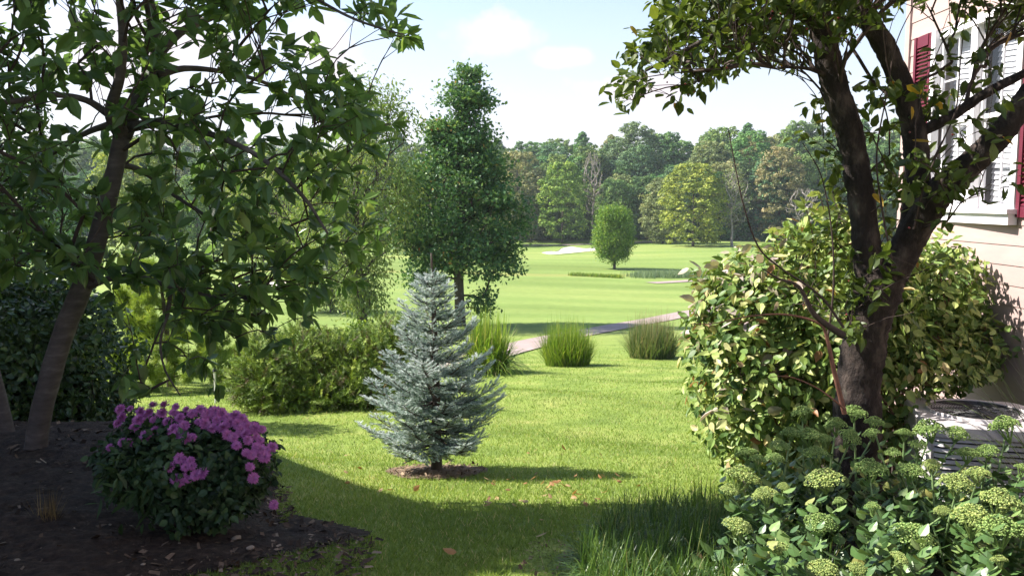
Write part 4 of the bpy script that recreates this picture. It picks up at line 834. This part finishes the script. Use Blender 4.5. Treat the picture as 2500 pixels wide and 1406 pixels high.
# ------------------------------------------------------------------ viburnums by the house
YV = 6.3
base = np.array([2.1, 6.3, float(H(2.1, 6.3))])
vb = [px_blob(1900, 880, YV, .70, .8, .72), px_blob(1985, 760, YV + .1, .78, .8, .62), px_blob(1870, 1020, YV - .1, .50, .6, .45), px_blob(2040, 690, YV + .2, .55, .6, .55), px_blob(2080, 900, YV + .1, .6, .7, .7), px_blob(1800, 780, YV, .36, .5, .36)]
tv, pv, nv = shrub('viburnum_shrub', 'big sunlit pale leafed viburnum bulging out left of the crabapple trunk', base, vb, 12500, .080, 'viburnum', 121, LEAF_OV, .36, .85, .55, 20, .013, 'redtwig', upb=.9, clumpy=.12, rnr=(0, .97))
r = np.random.default_rng(122)
k = np.where((pv[:, 0] < 2.0) & (nv[:, 2] > .25) & (nv[:, 0] < .1))[0]; k = r.choice(k, 230); m_ = MB(); leaf_cluster(m_, pv[k] + nv[k] * .03, nv[k], 1, .095, r, LEAF_OV, .02, (0, 1), .6, .85); m_.build('pale_foliage', M['palevib'], tv)
m_ = MB(); m2 = MB()
for px, py, top_ in ((1965, 560, 500), (2000, 540, 470), (1925, 590, 545), (1885, 620, 565), (2040, 560, 500), (1820, 680, 640), (1770, 700, 660), (2070, 560, 540)):
    a = P(px + 20, py + 60, YV); b = P(px, top_, YV - .05); pts, rr = smooth_path(np.array([a, (a + b) / 2 + [.02, 0, 0], b]), [.006, .004, .002]); m_.tube(pts, rr, 5, cap=False); n = 10
    leaf_cluster(m2, pts[r.integers(2, len(pts), size=n)], np.tile([0, 0, .6], (n, 1)), 2, .085, r, LEAF_OV, .01, (.3, .95), .5, .8)
m_.build('top_shoot', M['redtwig'], tv); m2.build('top_foliage', M['viburnum'], tv)
base = np.array([3.1, 6.7, float(H(3.1, 6.7))])
shrub('viburnum_shrub', 'leggy viburnum with bare lower stems between the trunk and the siding', base, [px_blob(2230, 740, 6.6, .42, .5, .5), px_blob(2300, 720, 6.8, .34, .4, .42), px_blob(2270, 860, 6.6, .5, .5, .3), px_blob(2370, 830, 6.6, .30, .35, .22)],
      5000, .076, 'viburnum', 123, LEAF_OV, .42, .85, .5, 26, .010, 'redtwig', upb=.9, rnr=(0, .9))

# ------------------------------------------------------------------ chrysanthemum
r = np.random.default_rng(131); YB = 4.45
mb0 = np.array([(455 - CX) / F * YB, YB, 0.]); mb0[2] = float(H(mb0[0], mb0[1]))
t, pm, nm = shrub('chrysanthemum', 'mounded chrysanthemum covered in pink purple blooms on dark mulch', mb0, [px_blob(440, 1125, YB, .36, .36, .25), px_blob(555, 1135, YB, .25, .30, .22), px_blob(350, 1105, YB + .1, .22, .28, .18), px_blob(495, 1210, YB - .06, .28, .26, .16)],
      9500, .040, 'mumleaf', 131, LEAF_OV, .5, 1.1, .3, 16, .005, 'twig', clumpy=.15)
def bloom_mesh(seed):
    r = np.random.default_rng(seed); m_ = MB()
    for ring, (nn_, el, L) in enumerate(((22, .05, 1.0), (20, .35, .92), (18, .65, .8), (14, .95, .66), (9, 1.25, .5))):
        a = np.arange(nn_) * 6.283 / nn_ + r.random() * .5 + r.standard_normal(nn_) * .06; e = el + r.standard_normal(nn_) * .1
        ax = np.c_[np.cos(a) * np.cos(e), np.sin(a) * np.cos(e), np.sin(e)]; up = np.tile([0, 0, 1.], (nn_, 1)) - ax * .3
        Ls = L * (.85 + .3 * r.random(nn_)); inst(m_, np.array([[.05, .05, 0], [.05, -.05, 0], [.7, .12, .06], [.7, -.12, .06], [1, 0, -.02]]), [np.array([[0, 1, 3, 2]]), np.array([[2, 3, 4]])], np.tile([0, 0, .12 * ring / 2], (nn_, 1)), basis(ax, up), np.stack([Ls, np.full(nn_, 1.), Ls], -1), np.clip(.25 * ring / 2 + .5 * r.random(nn_), 0, 1))
    return m_
blm = [bloom_mesh(i).build('bloom', M['petal'], t, world=False) for i in range(3)]
bp = [(295, 1000), (318, 998), (345, 1005), (375, 992), (405, 990), (430, 993), (365, 1010), (395, 1010), (300, 1020), (290, 1035), (340, 1025), (375, 1025), (410, 1030), (440, 1020), (470, 1010), (450, 1040), (425, 1050), (380, 1050), (365, 1062), (355, 1065), (420, 1060), (435, 1058), (470, 1068), (455, 1072), (300, 1080), (268, 1092), (315, 1082),
      (525, 1005), (540, 1010), (555, 1020), (530, 1025), (560, 1030), (575, 1015), (580, 1035), (598, 1030), (605, 1045), (590, 1050), (620, 1045), (640, 1048), (555, 1062), (570, 1068), (578, 1088), (605, 1075), (600, 1105), (615, 1110), (635, 1098), (645, 1115), (625, 1090), (610, 1140), (618, 1167), (440, 1120), (465, 1125), (415, 1140), (455, 1140), (470, 1138), (430, 1170), (450, 1165), (478, 1160), (495, 1155), (440, 1178), (460, 1172), (600, 1060), (625, 1065), (665, 1092), (668, 1232), (490, 1000), (500, 1035), (520, 1045), (485, 1030), (330, 1045), (545, 1045), (635, 1075), (590, 1022), (650, 1100), (425, 1008), (455, 1000), (505, 1012)]
for i, (px, py) in enumerate(bp):
    if i < 3: o = blm[i]
    else:
        o = blm[i % 3].copy(); COL.objects.link(o); o.parent = t
    # bloom sits on the foliage surface along its line
    Yb = YB - .30 * math.sqrt(max(0, 1 - ((px - 455) / 230) ** 2)) * sst(985, 1150, py) - .04; w = P(px, py, Yb)
    s_ = .031 * (.62 + .7 * r.random()) * (.8 if px in (268, 610) else 1); o.location = tuple(w - mb0); nrmv = nrm(np.array([(px - 455) / 260, -.75 - .4 * sst(1000, 1200, py), .75]) + r.standard_normal(3) * .22); o.rotation_euler = Vector(nrmv).to_track_quat('Z', 'Y').to_euler(); o.scale = (s_, s_, s_)
# low leafy weed at the front of the mum
m_ = MB(); n = 40
for px, py in ((330, 1150), (360, 1180), (300, 1170), (340, 1210)):
    c = P(px, py, YB - .25); leaf_cluster(m_, np.tile(c, (n, 1)), np.tile([-.5, -.4, -.1], (n, 1)), 1, .09, r, LEAF_MAG, .05, (.4, 1), .3, .8)
m_.build('lower_leaf', M['mumleaf'], t)

# ------------------------------------------------------------------ sedum
def head_mesh(seed):
    r = np.random.default_rng(seed); m_ = MB(); P_ = []
    lobes = [(0, 0, .1, .34)] + [(math.cos(a) * .26, math.sin(a) * .26, .02 + .04 * r.random(), .20 + .06 * r.random()) for a in np.linspace(0, 6.28, 8)[:-1] + r.random() * 2]
    for cx, cy, cz, rr in lobes:
        k = int(900 * rr ** 1.5); d = rvec(r, k); d[:, 2] = np.abs(d[:, 2]); P_.append(np.array([cx, cy, cz]) + d * rr * [1, 1, 1.0] * (.93 + .1 * r.random((k, 1))))
    P_ = np.concatenate(P_); n = len(P_)
    S = np.array([[1, 0, 0], [0, 1, 0], [-1, 0, 0], [0, -1, 0], [0, 0, 1.3], [0, 0, -.8]]); SF = [np.array([[0, 1, 4], [1, 2, 4], [2, 3, 4], [3, 0, 4], [1, 0, 5], [2, 1, 5], [3, 2, 5], [0, 3, 5]])]
    a = rvec(r, n); inst(m_, S, SF, P_, basis(a, rvec(r, n)), .026 * (.7 + .6 * r.random(n)), np.clip(.5 + .3 * r.standard_normal(n), 0, 1))
    for cx, cy, cz, rr in lobes: m_.tube(np.array([[0, 0, -.45], [cx * .5, cy * .5, -.2], [cx, cy, cz + .05]]), [.03, .022, .02], 5, r=.3, cap=False)
    return m_
hm = [head_mesh(200 + i) for i in range(5)]; hmesh = []
heads = [(2012, 1175, 92), (1868, 1212, 62), (1990, 1112, 58), (2125, 1152, 76), (2225, 1155, 66), (2335, 1185, 78), (2440, 1232, 92), (2375, 1272, 95), (2440, 1300, 110), (2495, 1300, 60), (2228, 1322, 104), (2195, 1365, 50), (1800, 1288, 72), (2005, 1285, 82), (2455, 1048, 76),
         (1913, 1192, 36), (2010, 1392, 74), (2092, 1392, 50), (2495, 1148, 44), (2440, 1370, 40), (1960, 1012, 56), (2086, 1010, 60), (2040, 1042, 54), (2135, 1036, 50), (1975, 1068, 66), (2072, 1072, 60), (2128, 1062, 46), (1905, 1092, 50), (1822, 1112, 56), (1810, 1172, 86), (1892, 1122, 44),
         (2268, 1052, 72), (2335, 1062, 54), (2208, 1062, 44), (2362, 1112, 58), (2385, 1162, 62), (2010, 1075, 40), (1850, 1125, 44), (2275, 1140, 48), (1930, 1060, 50), (2410, 1105, 54), (2180, 1110, 40), (1780, 1200, 50), (2050, 1230, 40), (2130, 1240, 44), (1900, 1340, 50), (2300, 1250, 46), (2240, 1090, 44)]
plants = {}
for h in heads:
    Yh = np.interp(h[1], [1010, 1175, 1325, 1392], [4.45, 3.75, 3.2, 2.95]); w = P(h[0], h[1], Yh); key = (int((w[0] - 1.0) / .42), int((Yh - 2.8) / .55)); plants.setdefault(key, []).append((w, h[2] / F * Yh))
r = np.random.default_rng(141); si = 0; col_names = ['lower right corner', 'right']
SG = 'sedum plants in front of the crabapple'
plist = sorted(plants.items())
def side_word(c):
    px = CX + F * c[0] / c[1]
    return 'left end of the bed' if px < 1900 else 'below the crabapple trunk' if px < 2150 else 'in front of the air conditioner' if px < 2350 else 'at the right edge'
seen = {}
for key, hs in plist:
    c = np.mean([h[0] for h in hs], 0); bx, by = c[0] + .0, c[1] + .05; bz = float(H(bx, by)); base = np.array([bx, by, bz]); depth_ = ['front row', 'second row', 'third row', 'back row'][min(3, key[1])]
    lab = f'sedum with {["one","two","three","four","five","six","seven","eight"][len(hs)-1]} pale green flower head{"s" if len(hs)>1 else ""}, {depth_}, {side_word(c)}'
    if lab in seen: lab = lab.replace('sedum with', 'sedum farther right with')
    seen[lab] = 1; t = thing('sedum_plant', lab, 'plant', base, SG); lf = MB()
    def leafy(a, zt, k0=16, sc_=1.0):
        n = k0; q = np.linspace(.12, .93, n); p = np.array([[np.interp(x, np.linspace(0, 1, len(a)), a[:, j]) for j in range(3)] for x in q]); an = np.arange(n) * 2.2 + r.random()
        d = np.c_[np.cos(an), np.sin(an), .55 + .2 * r.standard_normal(n)]; L = .078 * sc_ * (1.15 - .6 * q) * (.8 + .4 * r.random(n)); inst(lf, LEAF_OV[0] * [1, 1, -.8], LEAF_OV[1], p, basis(d, np.tile([0, 0, 1.], (n, 1))), np.stack([L, L * 1.25, L], -1), r.random(n))
    for w, size in hs:
        foot = base + np.r_[r.standard_normal(2) * .05, -.02]; a, b = smooth_path(np.array([foot, foot * .55 + w * .45 + np.r_[(foot - w)[:2] * .12, 0], w - [0, 0, size * .25]]), [.006, .0055, .0045], 7)
        m_ = MB(); m_.tube(a, b, 6, cap=False); s_ = m_.build('stem', M['sedstem'], t, smooth=True); leafy(a, w[2])
        i = si % 5; si += 1; shaded_unripe = w[1] > 3.9 or r.random() < .25  # back rows take the shade-toned florets, a few others unripe
        if len(hmesh) < 5: o = hm[i].build('flower_head', M['floret'], None); hmesh.append(o)
        else: o = hmesh[i].copy(); COL.objects.link(o)
        o.material_slots[0].link = 'OBJECT'; o.material_slots[0].material = M['floret_green' if shaded_unripe else 'floret']
        o.parent = s_; o.location = tuple(w - base); o.scale = (size * 1.08 * (.85 + .3 * r.random()), size * 1.08 * (.85 + .3 * r.random()), size * (.8 + .3 * r.random())); o.rotation_euler = (r.standard_normal() * .18 + .12, r.standard_normal() * .18, r.random() * 6.28)
    for j in range(7 + len(hs)):
        foot = base + np.r_[r.standard_normal(2) * .12, -.02]; zt = .32 + .16 * r.random(); e = foot + np.r_[r.standard_normal(2) * .07, zt]; a = np.array([foot, (foot + e) / 2 + np.r_[r.standard_normal(2) * .02, 0], e]); leafy(a, 0, 15, 1.1)
    lf.build('foliage', M['sedleaf'], t)

# ------------------------------------------------------------------ house on the right
WX0, WK = 3.98, -.029; WA = math.atan(WK)  # wall line x = WX0 + WK*y
def wallp(y, z, out=0.0): return np.array([WX0 + WK * y - out, y, z])
YC0, YC1 = 8.25, -4.0; zb = float(H(3.8, 8.2)) - .3
house = thing('house', 'cream house with clapboard siding, burgundy shutters and white twin window', 'house', (WX0, 2, 0))
WY0, WY1, WZ0, WZ1 = 6.46, 7.66, 1.53, 3.0   # window opening along y and z
m_ = MB(); m2 = MB(); e = .152; z = zb; i = 0
ztop = 5.9
def plank(y0, y1, z0, z1):
    if y1 - y0 < .01: return
    a, b = wallp(y0, 0), wallp(y1, 0); V = []
    for q in (a, b): V += [[q[0] - .014, q[1], z0], [q[0] - .007, q[1], z1], [q[0] + .02, q[1], z1], [q[0] + .02, q[1], z0]]
    m_.add(V, [[[0, 4, 5, 1], [0, 3, 7, 4], [1, 5, 6, 2], [0, 1, 2, 3], [4, 7, 6, 5]]])
z = WZ0 - .12 - 40 * e
while z < zb - e: z += e
while z < ztop:
    if z + e > WZ0 - .11 and z < WZ1 + .1:
        plank(YC1, WY0 - .02, z, z + e); plank(WY1 + .02, YC0 - .09, z, z + e)
        if z < WZ1 + .1 < z + e + .03 and z + e > WZ1 + .07: plank(WY0 - .02, WY1 + .02, max(z, WZ1 + .068), z + e)
    else: plank(YC1, YC0 - .09, z, z + e)
    z += e
m_.build('wall', M['siding'], house)
m_ = MB(); V = [wallp(YC1, zb, -.02), wallp(YC1, zb, -6), wallp(YC0, zb, -6), wallp(YC0, zb, -.02)]; 
def prism(m_, foot, z0, z1):
    n = len(foot); V = [[p[0], p[1], z0] for p in foot] + [[p[0], p[1], z1] for p in foot]
    m_.add(V, [np.array([[k, (k + 1) % n, (k + 1) % n + n, k + n] for k in range(n)])] + [np.array([list(range(n))[::-1]]), np.array([[k + n for k in range(n)]])])
# the far, near and back walls, and bits of wall core around the window
a_, b_ = wallp(YC0, 0), wallp(YC1, 0)
prism(m_, [wallp(YC0, 0, -.022), wallp(YC0 - .2, 0, -.022), wallp(YC0 - .2, 0, -6), wallp(YC0, 0, -6)], zb, ztop)
m_.build('gable_wall', M['siding'], house); m_ = MB()
prism(m_, [wallp(YC1, 0, -.022), wallp(YC1, 0, -6), wallp(YC1 + .2, 0, -6), wallp(YC1 + .2, 0, -.022)], zb, ztop)
m_.build('gable_wall', M['siding'], house)
m_ = MB(); m_.box(wallp(YC0 - .045, (zb + ztop) / 2, -.0), (.055, .09, ztop - zb), WA); m_.build('corner_board', M['siding'], house)
m_ = MB(); rz_ = ztop + 2.2
V = [wallp(YC1 - .4, ztop, .5), wallp(YC0 + .4, ztop, .5), wallp(YC0 + .4, rz_, -3), wallp(YC1 - .4, rz_, -3), wallp(YC0 + .4, ztop, -6.5), wallp(YC1 - .4, ztop, -6.5)]
V = V + [v + np.array([0, 0, .14]) for v in V]
m_.add(V, [np.array([[6, 9, 8, 7], [9, 11, 10, 8], [0, 1, 2, 3], [3, 2, 4, 5], [0, 6, 7, 1], [5, 4, 10, 11], [1, 7, 8, 2], [2, 8, 10, 4], [0, 3, 9, 6], [3, 5, 11, 9]])]); m_.build('roof', M['roof'], house)
# window: frame, sashes with muntins, glass, blinds
m_ = MB(); cy, cz = (WY0 + WY1) / 2, (WZ0 + WZ1) / 2; wy, wz = WY1 - WY0, WZ1 - WZ0
cw = .075
def wbox(m, y, z, sy, sz, out0, out1, ): m.box(wallp(y, z, (out0 + out1) / 2), (out1 - out0, sy, sz), WA)
wbox(m_, WY0 - cw / 2 + .01, cz, cw, wz + 2 * cw, -.02, .045); wbox(m_, WY1 + cw / 2 - .01, cz, cw, wz + 2 * cw, -.02, .045)
wbox(m_, cy, WZ1 + cw / 2 - .002, wy + .02 - .004, cw - .004, -.02, .043); wbox(m_, cy, cz, .10, wz, -.06, .035)
frame = m_.build('window_frame', M['white'], house)
m_ = MB(); wbox(m_, cy, WZ0 - .018, wy + .2, .036, -.1, .075); wbox(m_, cy, WZ0 - .078, wy + .14, .08, -.02, .047); m_.build('window_sill', M['white'], house)
for (ya, yb) in ((WY0 + .01, cy - .05), (cy + .05, WY1 - .01)):
    for (za, zc, o0) in ((WZ0, cz + .015, -.055), (cz - .015, WZ1, -.025)):
        m_ = MB(); st = .036; yc, zm = (ya + yb) / 2, (za + zc) / 2
        wbox(m_, ya + st / 2, zm, st, zc - za, o0 - .015, o0 + .012); wbox(m_, yb - st / 2, zm, st, zc - za, o0 - .015, o0 + .012)
        wbox(m_, yc, za + st / 2, yb - ya - 2 * st, st, o0 - .014, o0 + .011); wbox(m_, yc, zc - st / 2, yb - ya - 2 * st, st, o0 - .014, o0 + .011)
        wbox(m_, yc, zm, .014, zc - za - 2 * st, o0 - .006, o0 + .008); wbox(m_, yc, zm, yb - ya - 2 * st, .014, o0 - .005, o0 + .007)
        s_ = m_.build('sash', M['white'], house)
        m_ = MB(); hy, hz = (yb - ya) / 2 - st + .004, (zc - za) / 2 - st + .004; m_.add([wallp(yc - hy, zm - hz, o0 - .003), wallp(yc - hy, zm + hz, o0 - .003), wallp(yc + hy, zm + hz, o0 - .003), wallp(yc + hy, zm - hz, o0 - .003)], [[[0, 1, 2, 3]]]); m_.build('pane', M['glass'], s_, world=False)
        s_.children[0].data.transform(__import__('mathutils').Matrix.Translation((-WX0, -2, 0)))
    m_ = MB(); z = WZ0 + .02
    while z < WZ1: 
        m_.box(wallp((ya + yb) / 2, z, -.12), (.014, yb - ya - .02, .003), WA); V = m_.V[-1]; c = V.mean(0); m_.V[-1] = V + np.c_[np.zeros(len(V)), np.zeros(len(V)), (V[:, 0] - c[0]) * 3.0]; z += .044
    m_.build('blind', M['blind'], house)
m_ = MB(); wbox(m_, cy, cz, wy + .3, wz + .3, -.35, -.30); m_.build('dark_room', M['dark'], house)
# shutters with louvres
for y0, y1 in ((WY1 + cw + .0, WY1 + cw + .31), (WY0 - cw - .31, WY0 - cw - .0)):
    m_ = MB(); z0, z1 = WZ0 - .06, WZ1 + cw; yc = (y0 + y1) / 2; st = .045
    wbox(m_, y0 + st / 2, (z0 + z1) / 2, st, z1 - z0, .0, .04); wbox(m_, y1 - st / 2, (z0 + z1) / 2, st, z1 - z0, .0, .04)
    for zz, hh in ((z0 + .04, .08), ((z0 + z1) / 2, .07), (z1 - .05, .10)): wbox(m_, yc, zz, y1 - y0 - 2 * st, hh, .001, .039)
    wbox(m_, yc, (z0 + z1) / 2, y1 - y0 - 2 * st, z1 - z0 - .1, -.004, .006)
    z = z0 + .1
    while z < z1 - .11:
        if abs(z - (z0 + z1) / 2) > .05:
            m_.box(wallp(yc, z, .02), (.034, y1 - y0 - 2 * st, .007), WA); V = m_.V[-1]; c = V.mean(0); m_.V[-1] = V + np.c_[np.zeros(len(V)), np.zeros(len(V)), (V[:, 0] - c[0]) * .8]
        z += .034
    m_.build('shutter', M['burgundy'], house)

# ------------------------------------------------------------------ air conditioner
ax_, ay_ = 3.12, 5.62; az = float(H(ax_, ay_)); top_z = EYE - 1.42; rot = R(-14)
ac = thing('air_conditioner', 'light grey outdoor air conditioner with round fan grille against the house', 'air conditioner', (ax_, ay_, az))
ca, sa = math.cos(rot), math.sin(rot)
def rl(p): return np.array([ax_ + ca * p[0] - sa * p[1], ay_ + sa * p[0] + ca * p[1], p[2]])
def rsq(hw, rad, n=7):
    o = []
    for cx, cy_, a0 in ((hw - rad, hw - rad, 0), (-hw + rad, hw - rad, 90), (-hw + rad, -hw + rad, 180), (hw - rad, -hw + rad, 270)):
        for a in np.linspace(0, 90, n): o.append((cx + rad * math.cos(R(a0 + a)), cy_ + rad * math.sin(R(a0 + a))))
    return np.array(o)
def loft(rings, caps=True):
    m_ = MB(); n = len(rings[0]); V = np.concatenate(rings); j = np.arange(n); j2 = (j + 1) % n
    Fl = [np.stack([k * n + j, k * n + j2, (k + 1) * n + j2, (k + 1) * n + j], -1) for k in range(len(rings) - 1)]; m_.add(V, Fl); return m_
S = .39
def ring_at(hw, rad, z): return np.array([rl((p[0], p[1], z)) for p in rsq(hw, rad)])
circ = lambda rad, z: np.array([rl((rad * math.cos(a) * 1.0, rad * math.sin(a), z)) for a in np.concatenate([np.linspace(R(a0), R(a0 + 90), 7) for a0 in (0, 90, 180, 270)])])
loft([ring_at(S, .14, top_z - .09), ring_at(S + .006, .145, top_z - .085), ring_at(S + .006, .145, top_z - .02), ring_at(S - .012, .13, top_z), circ(.31, top_z + .004), circ(.305, top_z + .022), circ(.29, top_z + .02), circ(.28, top_z - .07)]).build('top_cover', M['acmetal'], ac, smooth=False)
m_ = MB()
for rr in np.arange(.03, .29, .017): 
    c = [rl((rr * math.cos(a), rr * math.sin(a), top_z + .012 + .02 * (1 - rr / .29))) for a in np.linspace(0, 2 * math.pi, 40)]; m_.tube(np.array(c), .0022, 4, cap=False)
for a in np.linspace(0, 2 * math.pi, 9)[:-1]: m_.tube(np.array([rl((.02 * math.cos(a), .02 * math.sin(a), top_z + .030)), rl((.29 * math.cos(a), .29 * math.sin(a), top_z + .011))]), .004, 4)
m_.build('fan_grille', M['acdark'], ac)
m_ = MB()
for a in (0, 2.09, 4.19):
    V = [rl((math.cos(a + d) * rr, math.sin(a + d) * rr, top_z - .10 + dz)) for rr, d, dz in ((.05, -.3, 0), (.26, -.42, -.02), (.26, .3, .05), (.05, .3, .02))]; m_.add(V, [[[0, 1, 2, 3]]])
m_.tube(np.array([rl((0, 0, top_z - .16)), rl((0, 0, top_z - .05))]), .055, 12); m_.build('fan', M['acmetal'], ac)
loft([ring_at(S - .05, .12, az + .06), ring_at(S - .05, .12, top_z - .09)]).build('coil', M['acdark'], ac)
m_ = MB()
rg = rsq(S - .004, .138, 7); per_ = dens(rg, 5); sgn = np.r_[True, np.hypot(*np.diff(per_, axis=0).T) > 1e-5]; per_ = per_[sgn]
zz = az + .07
while zz < top_z - .10:                       # louvred guard bands round the unit
    n = len(per_); a = np.array([rl((p[0], p[1], zz)) for p in per_]); b = np.array([rl((p[0] * .97, p[1] * .97, zz + .022)) for p in per_]); j = np.arange(n); j2 = (j + 1) % n
    m_.add(np.concatenate([a, b]), [np.stack([j, j2, n + j2, n + j], -1)]); zz += .036
for (sx, sy) in ((1, 1), (-1, 1), (-1, -1), (1, -1)):
    for q in (0.0, ):
        p = rl((sx * (S - .045), sy * (S - .045), 0)); m_.box((p[0], p[1], (az + top_z) / 2), (.035, .035, top_z - az - .1), rot + .78)
m_.build('louvred_guard', M['acmetal'], ac)
loft([ring_at(S + .01, .145, az + .0), ring_at(S + .01, .145, az + .07), ring_at(S - .06, .1, az + .07)]).build('base_pan', M['acmetal'], ac)
m_ = MB(); m_.box((ax_, ay_, az), (.95, .95, .08), rot); tag(m_.build('concrete_pad', M['stone']), 'flat concrete pad under the air conditioner', 'pad')

# ------------------------------------------------------------------ neighbouring house out of frame on the left (casts the morning shade)
nb = thing('neighbour_house', 'neighbouring house out of view on the left, shading the garden', 'house', (-12, 2, 0))
XE = -8.5; m_ = MB()
def hit(px, py, X):
    g = G(px, py); k = (g[0] - X) / -sdir[0]; return g + sdir * k
c1 = hit(800, 1155, XE); c2 = hit(1260, 1292, XE); print('eave', c1, 'ridge', c2)
prof = [(c1[1], -1.6), (c1[1], c1[2]), (c2[1], c2[2]), (-4, c2[2]), (-7, c1[2]), (-7, -1.6)]
n = len(prof); V = [[XE, p[0], p[1]] for p in prof] + [[XE - 8, p[0], p[1]] for p in prof]
m_.add(V, [np.array([[0, 1, n + 1, n], [4, 5, n + 5, n + 4], [5, 0, n, n + 5]]), np.array([list(range(n))[::-1]]), np.array([[k + n for k in range(n)]])]); m_.build('wall', M['siding'], nb)
m_ = MB(); m_.add(V, [np.array([[1, 2, n + 2, n + 1], [2, 3, n + 3, n + 2], [3, 4, n + 4, n + 3]])]); m_.build('roof', M['roof'], nb)
for yy in (-3, 0, 3, 6):
    m_ = MB(); m_.box((XE + .03, yy, 2.2), (.06, 1.1, 1.5)); w_ = m_.build('window', M['white'], nb); m_ = MB(); m_.box((XE + .065, yy, 2.2), (.02, .95, 1.35)); m_.build('pane', M['dark'], w_, world=False)
    w_.children[0].data.transform(__import__('mathutils').Matrix.Translation((12, -2, 0)))

# ------------------------------------------------------------------ fallen leaves and pebbles
r = np.random.default_rng(151); lm = []
for i in range(3):
    m_ = MB(); m_.add(LEAF_OV[0] * [1, .9, -.9], LEAF_OV[1], .2 + .3 * i); lm.append(m_)
first = [None] * 3
spots = [(int(1190 + 330 * r.random()), int(1165 + 75 * r.random())) for _ in range(46)] + [(855, 1185), (935, 1200), (960, 1202), (1010, 1207), (840, 1155), (885, 1150), (812, 1112), (842, 1118), (990, 1138), (1115, 1362), (1308, 1322), (1380, 1105), (1290, 1110), (1470, 1120), (1560, 1190), (1750, 1345), (1745, 1310), (1700, 1392), (1330, 1280)]
for i, (px, py) in enumerate(spots):
    g = G(px, py); k = i % 3
    if first[k] is None: o = lm[k].build('fallen_leaf', M['fallen']); first[k] = o
    else: o = first[k].copy(); COL.objects.link(o)
    o.location = (g[0], g[1], g[2] + .03); s_ = .045 + .03 * r.random(); o.scale = (s_, s_, s_); o.rotation_euler = (r.standard_normal() * .4, r.standard_normal() * .4, r.random() * 6.28)
    tag(o, 'small curled orange brown leaf fallen on the grass', 'leaf', 'fallen leaves on the lawn')
def pebble(seed):
    r = np.random.default_rng(seed); m_ = MB(); th = np.linspace(0, np.pi, 7); rings = []
    for a in th: rings.append(np.c_[np.sin(a) * np.cos(np.linspace(0, 6.283, 10)[:-1]) * 1.0, np.sin(a) * np.sin(np.linspace(0, 6.283, 10)[:-1]) * .75, np.full(9, .5 * math.cos(a))] * (1 + .08 * r.standard_normal((9, 1))))
    V = np.concatenate(rings); j = np.arange(9); j2 = (j + 1) % 9; m_.add(V, [np.stack([k * 9 + j, (k + 1) * 9 + j, (k + 1) * 9 + j2, k * 9 + j2], -1) for k in range(6)]); return m_
pf = None
for i, (px, py, s_) in enumerate([(578, 1333, 22), (150, 1378, 18), (612, 1358, 20), (438, 1348, 12), (42, 1392, 20), (480, 1372, 18), (108, 1360, 10), (607, 1302, 12), (200, 1262, 8), (222, 1290, 8), (270, 1300, 8), (350, 1400, 12), (140, 1335, 9)]):
    g = G(px, py)
    if pf is None: o = pf = pebble(1).build('pebble', M['stone'], smooth=True)
    else: o = pf.copy(); COL.objects.link(o)
    s_ = s_ / F * g[1] * .6; o.location = (g[0], g[1], g[2] + .045); o.scale = (s_, s_, s_); o.rotation_euler = (0, 0, r.random() * 6)
    tag(o, 'small tan pebble lying on the dark mulch', 'pebble', 'pebbles on the mulch')
# ------------------------------------------------------------------ summer haze
m, nt, o_ = newmat('summer_haze'); pv = N(nt, 'ShaderNodeVolumePrincipled', _Density=HAZE, _Anisotropy=.2); pv.inputs['Color'].default_value = (.86, .93, 1, 1); lk(nt, pv.outputs[0], o_.inputs['Volume'])
m_ = MB(); m_.box((0, 2250, 8), (5200, 4700, 44)); h_ = m_.build('haze', m); h_['kind'] = 'stuff'; h_['label'] = 'thin pale summer haze lying over the whole golf course'; h_['category'] = 'haze'
# ------------------------------------------------------------------ tidy up helper properties
for o in bpy.data.objects:
    if '_o' in o: del o['_o']
